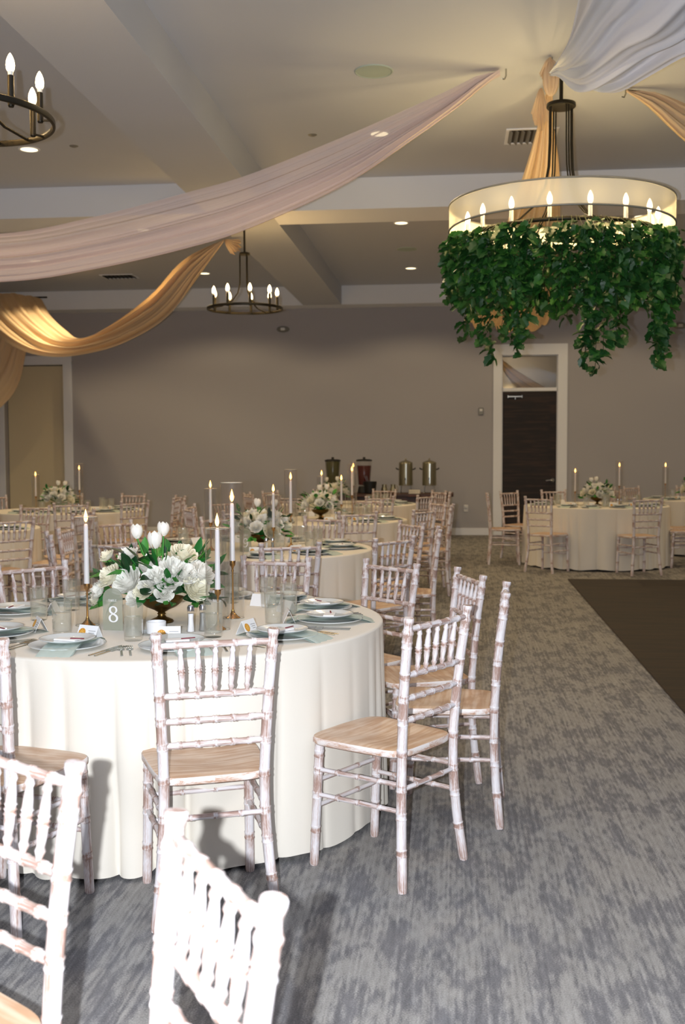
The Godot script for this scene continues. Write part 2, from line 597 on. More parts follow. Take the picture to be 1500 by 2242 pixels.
	for q in [[-3.05, 3.63, "oval emergency light on the far wall between chandelier and door"], [3.77, 3.58, "oval emergency light on the far wall beyond table number six"]]:
		var em := thing("emergency_light", q[2], "wall light", Vector3(q[0], q[1], -WALL), 0.0, "emergency lights on the far wall")
		var e := MB.new()
		e.lathe([Vector2(0, 0.055), Vector2(0.05, 0.05), Vector2(0.085, 0.032), Vector2(0.10, 0.0)], 28, Transform3D(Basis(Vector3(1.15, 0, 0), Vector3(0, 0, 1), Vector3(0, -0.55, 0)), Vector3.ZERO))
		part("housing", e.mesh(), M.metal_grey, em)
		e = MB.new()
		e.box(Vector3(0.075, 0.05, 0.02), at(0, 0, 0.05), 0.008)
		part("lens", e.mesh(), M.white, em)

	# ceiling fittings
	for q in [[-0.62, 8.13, 0.145, "round speaker grille in the ceiling beside the drum chandelier"], [-0.70, 15.17, 0.14, "round speaker grille in the ceiling towards the far wall"]]:
		var sp := thing("ceiling_speaker", q[3], "speaker", Vector3(q[0], HC, -q[1]), 0.0, "round ceiling speakers")
		var s := MB.new()
		s.lathe([Vector2(0, -0.006), Vector2(q[2] * 0.9, -0.006), Vector2(q[2] * 0.9, -0.004)], 40)
		part("grille", s.mesh(), M.speaker, sp)
		s = MB.new()
		s.lathe([Vector2(q[2] * 0.9, 0.0), Vector2(q[2] * 0.91, -0.009), Vector2(q[2] * 0.97, -0.009), Vector2(q[2], 0.0)], 40)
		part("bezel", s.mesh(), M.speaker, sp)
	for q in [[-1.29, 9.67, "small sprinkler cap in the ceiling above the long mauve drape"], [-3.53, 9.75, "small sprinkler cap in the ceiling beside a recessed downlight"]]:
		var s := MB.new()
		s.lathe([Vector2(0, -0.012), Vector2(0.02, -0.012), Vector2(0.024, -0.006), Vector2(0.038, -0.004), Vector2(0.042, 0.0)], 20)
		single("ceiling_sprinkler", s.mesh(), M.metal_grey, q[2], "sprinkler", Vector3(q[0], HC, -q[1]), 0.0, "ceiling sprinklers")
	for q in [[0.66, 9.92, 0.46, 0.46, "square louvred air vent in the ceiling behind the drum chandelier"], [-5.40, 16.9, 0.55, 0.4, "louvred air vent in the ceiling above the golden swag"]]:
		var vt := thing("ceiling_vent", q[4], "air vent", Vector3(q[0], HC, -q[1]), 0.0, "ceiling air vents")
		var s := MB.new()
		for e in [[-1, 0], [1, 0], [0, -1], [0, 1]]:
			var along: bool = e[0] == 0
			s.box(Vector3(q[2] if along else 0.03, 0.012, 0.03 if along else q[3] - 0.06), at(e[0] * (q[2] / 2 - 0.015), -0.006, e[1] * (q[3] / 2 - 0.015)), 0.003)
		part("frame", s.mesh(), M.trim, vt)
		s = MB.new()
		s.box(Vector3(q[2] - 0.06, 0.003, q[3] - 0.06), at(0, -0.0015, 0))
		part("duct_back", s.mesh(), M.black, vt)
		s = MB.new()
		s.box(Vector3(0.036, 0.003, q[3] - 0.06), turned(Vector3.FORWARD, 42))
		var louvre := s.mesh()
		for k in 8:
			part("louvre", louvre, M.metal_grey, vt, Vector3((q[2] - 0.09) * (k / 7.0 - 0.5), -0.016, 0))


func downlights() -> void:
	var ring := MB.new()
	ring.lathe([Vector2(0.078, 0.0), Vector2(0.08, -0.006), Vector2(0.098, -0.006), Vector2(0.102, 0.0)], 32)
	var lens := MB.new()
	lens.lathe([Vector2(0, -0.004), Vector2(0.08, -0.004)], 32)
	var ringm := ring.mesh()
	var lensm := lens.mesh()
	var where := [
		[-3.98, 9.8, "lit recessed downlight in the ceiling coffer behind the small candle chandelier"], [-3.98, 13.45, "lit recessed downlight seen through the long mauve drape, over the tables"], [-0.69, 9.7, "lit recessed downlight seen through the mauve drape near its ceiling hook"],
		[-0.69, 13.45, "lit recessed downlight just beyond the white cross beam"], [-0.71, 16.75, "lit recessed downlight in the far coffer near the far wall"], [-3.98, 16.8, "lit recessed downlight beside the golden swag near its gathered tail"]]
	var others := [[2.22, 13.45], [2.22, 16.75], [2.22, 6.3], [-0.69, 6.3], [-3.98, 6.3], [-6.70, 9.8], [-6.70, 13.45], [-6.2, 15.4], [5.4, 9.75], [5.4, 13.45], [5.4, 16.75], [8.3, 13.45], [8.3, 9.75]]
	for q in others:
		where.append([q[0], q[1], "lit recessed downlight in the plain ceiling away from the drapes"])
	for q in where:
		var t := thing("recessed_downlight", q[2], "ceiling light", Vector3(q[0], HC, -q[1]), 0.0, "recessed downlights")
		part("trim_ring", ringm, M.trim, t)
		part("lamp_lens", lensm, M.can_light, t)
		var s := SpotLight3D.new()
		s.name = "light"
		s.light_energy = 4.8 if q[0] == -6.2 else 2.65
		s.light_color = Color(1.0, 0.88, 0.68)
		s.light_size = 0.07
		s.spot_range = 30.0
		s.spot_attenuation = 2.0
		s.spot_angle = 72.0
		s.spot_angle_attenuation = 0.3
		s.shadow_enabled = true
		t.add_child(s, true)
		s.position = Vector3(0, -0.012, 0)
		s.rotation_degrees = Vector3(-90, 0, 0)


# ---------------------------------------------------------------- chairs
func turned_post(pts: Array, rad: float, rings: Array, cap: bool) -> MB:
	# a turned rod along a curve through pts; rings: places (0..1) with a double bead
	var c := Curve3D.new()
	c.bake_interval = 0.01
	for k in pts.size():
		var d: Vector3 = (pts[mini(k + 1, pts.size() - 1)] - pts[maxi(k - 1, 0)]) * 0.17
		c.add_point(pts[k], -d, d)
	var len := c.get_baked_length()
	var marks := [[0.0, rad * 0.86], [0.02, rad]]
	for r in rings:
		for q in [[-0.015, 1.0], [-0.0115, 1.11], [-0.008, 1.11], [-0.004, 1.02], [0.004, 1.02], [0.008, 1.11], [0.0115, 1.11], [0.015, 1.0]]:
			marks.append([clampf(r + q[0] / len, 0.0, 1.0), rad * q[1]])
	if cap:
		for q in [[0.060, 1.0], [0.056, 1.14], [0.048, 1.14], [0.044, 1.0], [0.034, 0.86], [0.026, 0.84], [0.020, 0.95], [0.012, 1.08], [0.003, 1.08], [0.0, 0.96]]:
			marks.append([1.0 - q[0] / len, rad * q[1]])
	else:
		marks.append([1.0, rad])
	marks.sort_custom(func(x, y): return x[0] < y[0])
	var full := []
	for k in marks.size():
		full.append(marks[k])
		if k + 1 < marks.size():
			var gap: float = marks[k + 1][0] - marks[k][0]
			var more := int(gap * len / 0.05)
			for j in more:
				var t := (j + 1.0) / (more + 1.0)
				full.append([marks[k][0] + gap * t, lerpf(marks[k][1], marks[k + 1][1], t)])
	var p := []
	var rr := []
	for q in full:
		p.append(c.sample_baked(q[0] * len, true))
		rr.append(q[1])
	var b := MB.new()
	b.tube(p, rr, 10)
	return b


func rod(a: Vector3, z: Vector3, rad: float, beads: int) -> MB:
	var p := []
	var r := []
	var marks := [[0.0, 0.85], [0.08, 1.0]]
	for k in beads:
		var t := (k + 1.0) / (beads + 1.0)
		for q in [[-0.009, 1.0], [-0.0065, 1.2], [-0.002, 1.2], [0.0, 1.03], [0.002, 1.2], [0.0065, 1.2], [0.009, 1.0]]:
			marks.append([t + q[0] / (z - a).length(), q[1]])
	marks.append([0.92, 1.0])
	marks.append([1.0, 0.85])
	for q in marks:
		p.append(a.lerp(z, q[0]))
		r.append(rad * q[1])
	var b := MB.new()
	b.tube(p, r, 8)
	return b


func spindle(a: Vector3, z: Vector3) -> MB:
	var p := []
	var r := []
	for q in [[0, 0.5], [0.08, 0.6], [0.16, 1.0], [0.2, 0.72], [0.34, 0.98], [0.42, 1.0], [0.44, 1.25], [0.46, 1.0], [0.48, 1.0], [0.5, 1.28], [0.52, 1.0], [0.54, 1.0], [0.56, 1.25], [0.58, 1.0], [0.68, 0.92], [0.82, 0.66], [0.86, 0.95], [0.92, 0.62], [1.0, 0.5]]:
		p.append(a.lerp(z, q[0]))
		r.append(0.0105 * q[1])
	var b := MB.new()
	b.tube(p, r, 8)
	return b


func make_chair() -> Node3D:
	var o := thing("chiavari_chair", "", "chair")
	# local +z is the back of the chair
	var outline := func(a: float, k: float) -> Vector2:
		var ang := a * TAU
		var cx := signf(sin(ang)) * pow(absf(sin(ang)), 0.32)
		var cz := signf(cos(ang)) * pow(absf(cos(ang)), 0.32)
		var z := 0.0 + cz * 0.193 * k
		var half := lerpf(0.203, 0.172, (z + 0.193) / 0.386)
		var bow := 0.012 * cos(cx * PI / 2) * (-1.0 if cz < 0 else 0.35)
		return Vector2(cx * half * k, z - 0.012 + bow)
	var top := MB.new()
	var seat_top := func(a: float, t: float) -> Vector3:
		var k := t * 0.985
		var q: Vector2 = outline.call(a, k)
		var dip := -0.012 * (1.0 - k * k) * (1.0 - k * k)
		return Vector3(q.x, 0.466 + dip - (0.004 if t > 0.97 else 0.0), q.y)
	top.grid(48, 8, seat_top, Transform3D.IDENTITY, true)
	for k in top.uv.size():
		top.uv[k] = Vector2(top.v[k].x, top.v[k].z)
	var edge := MB.new()
	var rim := func(a: float, t: float) -> Vector3:
		var k: float = [0.985, 1.0, 1.0, 0.97, 0.0][int(round(t * 4))]
		var y: float = [0.462, 0.457, 0.442, 0.436, 0.436][int(round(t * 4))]
		var q: Vector2 = outline.call(a, k)
		return Vector3(q.x, y, q.y)
	edge.grid(48, 4, rim, Transform3D.IDENTITY, true, 1.5, 0.1)
	var s := part("seat", top.mesh(), M.seat, o)
	part("seat_edge", edge.mesh(), M.edge, s)
	for x in [-1.0, 1.0]:
		var post := turned_post([Vector3(x * 0.190, 0.0, 0.205), Vector3(x * 0.166, 0.22, 0.184), Vector3(x * 0.157, 0.43, 0.180), Vector3(x * 0.166, 0.68, 0.196), Vector3(x * 0.180, 0.92, 0.225)], 0.0172, [0.14, 0.27, 0.37, 0.5, 0.615, 0.70, 0.785, 0.90], true)
		part("back_post", post.mesh(), M.wash, o)
		var leg := turned_post([Vector3(x * 0.178, 0.0, -0.187), Vector3(x * 0.174, 0.22, -0.176), Vector3(x * 0.170, 0.438, -0.165)], 0.0165, [0.30, 0.58, 0.78, 0.92], false)
		part("leg", leg.mesh(), M.wash, o)
	var back_z := func(y: float) -> float:
		return 0.181 + 0.044 * pow((y - 0.45) / 0.47, 1.4)
	var back_x := func(y: float) -> float:
		return 0.157 + 0.023 * (y - 0.45) / 0.47
	for y in [0.880, 0.722, 0.642, 0.566]:
		var x: float = back_x.call(y)
		var z: float = back_z.call(y)
		part("back_rail", rod(Vector3(-x, y, z), Vector3(x, y, z), 0.0105, 5).mesh(), M.wash, o)
	for k in 5:
		var u := (k - 2) / 2.0
		part("spindle", spindle(Vector3(u * 0.098, 0.722, back_z.call(0.722)), Vector3(u * 0.108, 0.880, back_z.call(0.88))).mesh(), M.wash, o)
	for x in [-1.0, 1.0]:
		for y in [0.345, 0.255]:
			part("stretcher", rod(Vector3(x * 0.173, y, -0.172), Vector3(x * 0.160, y + 0.006, 0.181), 0.0088, 3).mesh(), M.wash, o)
	for y in [0.305, 0.215]:
		part("stretcher", rod(Vector3(-0.172, y, -0.173), Vector3(0.172, y, -0.173), 0.0088, 2).mesh(), M.wash, o)
	part("stretcher", rod(Vector3(-0.159, 0.335, 0.181), Vector3(0.159, 0.335, 0.181), 0.0088, 3).mesh(), M.wash, o)
	return o


var chair0: Node3D

func chair(x: float, d: float, a: float, label: String, group := "") -> void:
	# x, d: middle of the top of the back; a: direction the back faces, 0 towards +z
	var r := deg_to_rad(a)
	var pos := Vector3(x - sin(r) * 0.225, 0, -d - cos(r) * 0.225)
	if chair0 == null:
		chair0 = make_chair()
		chair0.position = pos
		chair0.rotation.y = r
		tag(chair0, label, "", group)
	else:
		copy(chair0, "chiavari_chair", pos, r, label, group)


# ---------------------------------------------------------------- tables
func round_table(cx: float, cd: float, label: String, chairs: Array, seed_: int) -> void:
	var t := thing("round_table", label, "table", Vector3(cx, 0, -cd), 0.0, "round banquet tables")
	var rg := RandomNumberGenerator.new()
	rg.seed = seed_
	var ph := []
	for k in 6:
		ph.append(rg.randf() * TAU)
	# rows: two on the flat top, a rounded edge, then the fall to the floor
	var rows := [[0.0, 0.0], [0.45, 0.0], [0.895, 0.0], [0.905, 0.001], [0.9125, 0.004], [0.9157, 0.010]]
	for k in 20:
		rows.append([-1.0, (k + 1.0) / 20.0])
	var f := func(u: float, w: float) -> Vector3:
		var a := u * TAU
		var row: Array = rows[int(round(w * (rows.size() - 1)))]
		if row[0] >= 0.0:
			return Vector3(sin(a) * row[0], TOP - row[1], cos(a) * row[0])
		var s: float = row[1]
		var y := lerpf(TOP - 0.010, 0.012, s)
		var drop := s
		# folds: broad soft swells with narrow creases between them, deepening towards the hem
		var warp := a + 0.12 * sin(2.0 * a + ph[0]) + 0.07 * sin(5.0 * a + ph[1]) + 0.03 * sin(11.0 * a + ph[5])
		var lobe := pow(absf(sin(warp * 19.0 + ph[2])), 0.4) - 0.78
		var fine := sin(warp * 31.0 + ph[3])
		var deep := pow(drop, 0.6)
		var amount := 0.62 + 0.38 * sin(3.0 * a + ph[4])
		var r := 0.9157 + 0.012 * drop + (lobe * 0.075 * amount + fine * 0.005) * deep
		var push := 0.0
		for q in chairs:
			var da := absf(wrapf(a - deg_to_rad(q), -PI, PI))
			push = maxf(push, smoothstep(0.42, 0.14, da))
		r -= push * 0.06 * smoothstep(0.35, 0.8, s)
		y += 0.007 * (1.0 + sin(warp * 19.0 + ph[4])) * s
		return Vector3(sin(a) * r, y, cos(a) * r)
	var b := MB.new()
	b.grid(480, rows.size() - 1, f, Transform3D.IDENTITY, true)
	part("tablecloth", b.mesh(), M.cloth, t)
	b = MB.new()
	b.lathe([Vector2(0, TOP - 0.03), Vector2(0.88, TOP - 0.03), Vector2(0.89, TOP - 0.025), Vector2(0.89, TOP - 0.006), Vector2(0.0, TOP - 0.006)], 48)
	part("tabletop", b.mesh(), M.walnut, t)
	b = MB.new()
	b.lathe([Vector2(0.0, 0.0), Vector2(0.30, 0.0), Vector2(0.30, 0.02), Vector2(0.05, 0.05), Vector2(0.045, 0.70), Vector2(0.12, TOP - 0.031)], 24)
	part("pedestal", b.mesh(), M.iron, t)


var dinnerware := {}

func make_dinnerware() -> void:
	var b := MB.new()
	b.lathe([Vector2(0, 0.004), Vector2(0.085, 0.004), Vector2(0.095, 0.007), Vector2(0.134, 0.016), Vector2(0.137, 0.0165), Vector2(0.134, 0.0125), Vector2(0.095, 0.002), Vector2(0.08, 0.0), Vector2(0, 0.0)], 40)
	dinnerware.plate = b.mesh()
	b = MB.new()
	b.lathe([Vector2(0, 0.004), Vector2(0.060, 0.004), Vector2(0.068, 0.006), Vector2(0.096, 0.014), Vector2(0.099, 0.0145), Vector2(0.096, 0.011), Vector2(0.066, 0.001), Vector2(0.055, 0.0), Vector2(0, 0.0)], 36)
	dinnerware.small_plate = b.mesh()
	b = MB.new()
	# a napkin laid across the plate with both ends hanging over its rim
	for side in [1.0, -1.0]:
		var f := func(u: float, w: float) -> Vector3:
			var x := (u - 0.5) * 0.125 + 0.006 * sin(w * 9.0)
			var z := (w - 0.5) * 0.40
			var over := maxf(0.0, absf(z) - 0.125)
			var y := 0.0125 + 0.006 * cos(z * 11.0) - over * 0.16 - over * over * 1.6 + 0.002 * sin(u * 19.0 + z * 30.0)
			return Vector3(x, y + side * 0.003, z)
		b.grid(8, 22, f, Transform3D.IDENTITY, false, 1, 1, side < 0)
	dinnerware.napkin = b.mesh()
	b = MB.new()
	b.box(Vector3(0.085, 0.006, 0.045), at(0, 0.003, 0), 0.001)
	dinnerware.favour = b.mesh()
	b = MB.new()
	b.box(Vector3(0.05, 0.003, 0.006), turned(Vector3.UP, 8, Vector3(0.04, 0.0076, 0.0)))
	dinnerware.strip = b.mesh()
	# ribbed tumbler: outer wall, thick base, inner wall
	b = MB.new()
	b.lathe([Vector2(0, 0), Vector2(0.030, 0), Vector2(0.0325, 0.004), Vector2(0.034, 0.02), Vector2(0.035, 0.05), Vector2(0.0355, 0.08), Vector2(0.0365, 0.11), Vector2(0.0375, 0.135), Vector2(0.0367, 0.137), Vector2(0.0355, 0.134), Vector2(0.034, 0.10), Vector2(0.0325, 0.05), Vector2(0.031, 0.016), Vector2(0, 0.014)], 54, Transform3D.IDENTITY, 18, 0.0009)
	dinnerware.tumbler = b.mesh()
	b = MB.new()
	b.lathe([Vector2(0, 0.0145), Vector2(0.0295, 0.0165), Vector2(0.0312, 0.05), Vector2(0.0325, 0.088), Vector2(0.031, 0.089), Vector2(0, 0.089)], 27)
	dinnerware.water = b.mesh()
	# tent card
	b = MB.new()
	for s in [-1.0, 1.0]:
		b.box(Vector3(0.092, 0.058, 0.0012), Transform3D(Basis(Vector3.RIGHT, -s * 0.45), Vector3(0, 0.0262, s * 0.0125)))
	dinnerware.card = b.mesh()
	b = MB.new()
	b.lathe([Vector2(0, 0.0008), Vector2(0.016, 0.0008), Vector2(0.0165, 0.0)], 20, Transform3D(Basis(Vector3.RIGHT, PI / 2 - 0.45), Vector3(-0.024, 0.0268, 0.0134)))
	dinnerware.slice = b.mesh()
	b = MB.new()
	for k in 8:
		b.box(Vector3(0.0018, 0.0003, 0.011), Transform3D(Basis(Vector3.RIGHT, PI / 2 - 0.45), Vector3(-0.024, 0.0268, 0.0134)) * turned(Vector3.UP, k * 45.0) * at(0, 0.0009, 0.008))
	dinnerware.segments = b.mesh()
	b = MB.new()
	for k in 3:
		b.box(Vector3(0.034 - k * 0.006, 0.0003, 0.0016), Transform3D(Basis(Vector3.RIGHT, PI / 2 - 0.45), Vector3(0.022, 0.0268, 0.0134)) * at(0, 0.0003, (k - 1) * 0.008))
	dinnerware.writing = b.mesh()
	# cutlery, handle towards +z
	b = MB.new()
	b.box(Vector3(0.009, 0.004, 0.095), at(0, 0.002, 0.058), 0.0015)
	var blade := func(u: float, w: float) -> Vector3:
		return Vector3((u - 0.5) * 0.019 * sqrt(maxf(0.0, 1.0 - pow(maxf(w - 0.6, 0.0) / 0.4, 2.0))) + 0.002, 0.0022, 0.012 - w * 0.118)
	b.grid(3, 10, blade)
	dinnerware.knife = b.mesh()
	b = MB.new()
	b.box(Vector3(0.008, 0.003, 0.11), at(0, 0.002, 0.045), 0.001)
	b.box(Vector3(0.024, 0.002, 0.030), at(0, 0.0035, -0.024), 0.0008)
	for k in 4:
		b.box(Vector3(0.0034, 0.002, 0.046), at((k - 1.5) * 0.0066, 0.0045, -0.061), 0.0006)
	dinnerware.fork = b.mesh()


func setting(cx: float, cd: float, a: float, named: String, full: bool, card_out := false) -> void:
	var r := deg_to_rad(a)
	var out := Vector3(sin(r), 0, cos(r))
	var side := Vector3(cos(r), 0, -sin(r))     # to the diner's right
	var c := Vector3(cx, TOP, -cd)
	var y := Vector3.UP
	var p := c + out * 0.70
	single("dinner_plate", dinnerware.plate, M.plate, "white dinner plate under a sage napkin " + named, "plate", p, r, "dinner plates " + named)
	single("napkin", dinnerware.napkin, M.sage, "sage green napkin between two plates " + named, "napkin", p + side * 0.012, r + 0.22, "napkins " + named)
	var sp := p + y * 0.0225
	single("salad_plate", dinnerware.small_plate, M.plate, "small white salad plate on a napkin " + named, "plate", sp, r, "salad plates " + named)
	var fv := thing("favour_packet", "white favour packet with burgundy ribbon " + named, "packet", sp + y * 0.0045, r + 0.05, "favour packets " + named)
	part("wrapper", dinnerware.favour, M.card, fv)
	part("ribbon", dinnerware.strip, M.ribbon, fv)
	var g := thing("tumbler", "ribbed glass water tumbler " + named, "glass", c + out * 0.50 + side * 0.15, r, "water tumblers " + named)
	part("glass", dinnerware.tumbler, M.tumbler, g)
	part("water", dinnerware.water, M.water, g)
	var k := thing("place_card", "tent card with an orange slice motif " + named, "place card", c + out * 0.53 - side * 0.02, r + (-0.15 if not card_out else 0.3), "place cards " + named)
	part("card", dinnerware.card, M.card, k)
	part("orange_slice", dinnerware.slice, M.orange, k)
	part("slice_segments", dinnerware.segments, M.orange_pale, k)
	part("writing", dinnerware.writing, M.ink, k)
	if full:
		for q in [["knife", 0.165, "table knife with a plain handle "], ["knife", 0.188, "table knife with a plain handle "]]:
			single("table_knife", dinnerware.knife, M.steel, q[2] + named, "knife", p + side * q[1] + out * 0.01, r, "knives " + named)
		for q in [-0.165, -0.195]:
			single("table_fork", dinnerware.fork, M.steel, "four-tined table fork " + named, "fork", p + side * q + out * 0.01, r, "forks " + named)


# ---------------------------------------------------------------- candles
var holder_mesh: ArrayMesh
var candle_mesh: ArrayMesh
var wick_mesh: ArrayMesh
var flame_mesh: ArrayMesh
var hurricanes := {}
var rim_mesh: ArrayMesh

func candle(x: float, d: float, stem: float, glass_h: float, where: String) -> void:
	# stem: height of the candle's foot above the table; the taper is 0.25 m
	var hb := MB.new()
	hb.lathe([Vector2(0, 0), Vector2(0.032, 0), Vector2(0.032, 0.003), Vector2(0.022, 0.008), Vector2(0.009, 0.022), Vector2(0.0045, 0.036), Vector2(0.0035, stem - 0.045), Vector2(0.006, stem - 0.038), Vector2(0.0035, stem - 0.032), Vector2(0.006, stem - 0.022), Vector2(0.012, stem - 0.014), Vector2(0.0135, stem + 0.004), Vector2(0.0115, stem + 0.004), Vector2(0.010, stem - 0.004), Vector2(0, stem - 0.004)], 20)
	if candle_mesh == null:
		var b := MB.new()
		b.lathe([Vector2(0, 0), Vector2(0.0112, 0), Vector2(0.0112, 0.01), Vector2(0.0088, 0.236), Vector2(0.0075, 0.247), Vector2(0.003, 0.25), Vector2(0, 0.249)], 18)
		candle_mesh = b.mesh()
		b = MB.new()
		b.tube([Vector3(0, 0.248, 0), Vector3(0.0008, 0.256, 0), Vector3(0.002, 0.262, 0)], 0.0009, 5)
		wick_mesh = b.mesh()
		b = MB.new()
		b.lathe([Vector2(0, 0.255), Vector2(0.005, 0.260), Vector2(0.0082, 0.269), Vector2(0.008, 0.278), Vector2(0.0052, 0.291), Vector2(0.0017, 0.303), Vector2(0, 0.309)], 12)
		flame_mesh = b.mesh()
	var pos := Vector3(x, TOP, -d)
	var tall := "tall" if glass_h > 0.5 else "short" if glass_h < 0.42 else "middling"
	var h := thing("candle_holder", tall + " brass candlestick holding a lit taper " + where, "candlestick", pos, 0.0, "brass candlesticks " + where)
	part("stand", hb.mesh(), M.brass, h)
	var t := thing("taper_candle", "lit white taper candle in a " + tall + " brass candlestick " + where, "candle", pos + Vector3.UP * (stem - 0.004), 0.0, "taper candles " + where)
	part("wax", candle_mesh, M.wax, t)
	part("wick", wick_mesh, M.black, t)
	part("flame", flame_mesh, M.flame, t)
	lamp(t, Vector3(0, 0.274, 0), 0.004, Color(1.0, 0.62, 0.25), 0.004)
	if not hurricanes.has(glass_h):
		var b := MB.new()
		b.lathe([Vector2(0.0465, 0.0), Vector2(0.048, 0.001), Vector2(0.048, glass_h - 0.001), Vector2(0.0465, glass_h), Vector2(0.0452, glass_h - 0.001), Vector2(0.0452, 0.001), Vector2(0.0465, 0.0)], 40)
		hurricanes[glass_h] = b.mesh()
	var hg := thing("hurricane_glass", tall + " clear glass cylinder around a lit taper " + where, "glass cylinder", pos, 0.0, "glass cylinders " + where)
	part("wall", hurricanes[glass_h], M.glass, hg)
	if rim_mesh == null:
		var b := MB.new()
		b.lathe([Vector2(0.0450, 0.0), Vector2(0.0450, -0.0016), Vector2(0.0482, -0.0016), Vector2(0.0482, 0.0), Vector2(0.0474, 0.001), Vector2(0.0458, 0.001), Vector2(0.0450, 0.0)], 40)
		rim_mesh = b.mesh()
	part("rim", rim_mesh, M.glass_rim, hg, Vector3(0, glass_h, 0))
	part("foot_rim", rim_mesh, M.glass_rim, hg, Vector3(0, 0.0018, 0))


# ---------------------------------------------------------------- flowers
func rose(rad: float, seed_: int, layers: int) -> MB:
	var rg := RandomNumberGenerator.new()
	rg.seed = seed_
	var b := MB.new()
	for l in layers:
		var k := l / maxf(layers - 1.0, 1.0)
		var count := 3 + l
		for j in count:
			var phi := TAU * (j + rg.randf() * 0.4) / count + l * 0.9
			var half := lerpf(1.25, 0.75, k)
			var r1 := rad * lerpf(0.28, 1.0, k) * rg.randf_range(0.92, 1.08)
			var hh := rad * lerpf(0.75, 0.30, k) * rg.randf_range(0.9, 1.1)
			var curl := rad * lerpf(0.0, 0.16, k)
			var f := func(u: float, w: float) -> Vector3:
				var s := u * 2.0 - 1.0
				var a: float = phi + s * half * (1.0 - 0.45 * w * w)
				var r: float = r1 * pow(maxf(w, 0.02), 0.55) * (1.0 - 0.10 * s * s * w)
				var yy: float = -rad * 0.55 + (hh + rad * 0.55) * pow(w, lerpf(0.9, 1.5, k)) - curl * pow(w, 4.0) * 1.2 - rad * 0.16 * s * s * w
				r += curl * 0.7 * pow(w, 5.0)
				yy += rad * 0.05 * sin(s * 5.0 + phi * 3.0) * w
				return Vector3(sin(a) * r, yy, cos(a) * r)
			b.grid(6, 5, f)
	return b


func tulip(rad: float, seed_: int) -> MB:
	var rg := RandomNumberGenerator.new()
	rg.seed = seed_
	var b := MB.new()
	for j in 6:
		var phi := TAU * j / 6.0 + (0.1 if j % 2 else 0.0)
		var rr := rad * (0.92 if j % 2 else 1.0)
		var tall := rad * rg.randf_range(2.2, 2.5)
		var f := func(u: float, w: float) -> Vector3:
			var s := u * 2.0 - 1.0
			var a: float = phi + s * 0.72 * sqrt(maxf(0.0, 1.0 - pow(w, 4.0))) * (0.35 + 0.65 * sin(minf(w * 2.2, PI / 2)))
			var r: float = rr * pow(sin(clampf(w * 0.82 + 0.05, 0, 1) * PI * 0.92), 0.6)
			return Vector3(sin(a) * r, tall * w, cos(a) * r)
		b.grid(4, 7, f)
	return b


func leaf_mesh(len: float, wid: float, bend: float) -> MB:
	var b := MB.new()
	var f := func(u: float, w: float) -> Vector3:
		var s := u * 2.0 - 1.0
		var half := wid * 0.5 * pow(sin(PI * pow(w, 0.8)), 0.8)
		return Vector3(s * half, absf(s) * half * 0.35 - bend * w * w * len, w * len)
	b.grid(2, 5, f)
	return b


var bouquet := {}

func aim(dir: Vector3, roll: float) -> Basis:
	# y axis along dir
	var y := dir.normalized()
	var x := y.cross(Vector3.FORWARD if absf(y.z) < 0.9 else Vector3.RIGHT).normalized()
	return Basis(x, y, x.cross(y)) * Basis(Vector3.UP, roll)


func lead(dir: Vector3, roll: float) -> Basis:
	# z axis along dir
	var z := dir.normalized()
	var x := Vector3.UP.cross(z).normalized() if absf(z.y) < 0.95 else Vector3.RIGHT
	return Basis(x, z.cross(x), z) * Basis(Vector3.BACK, roll)


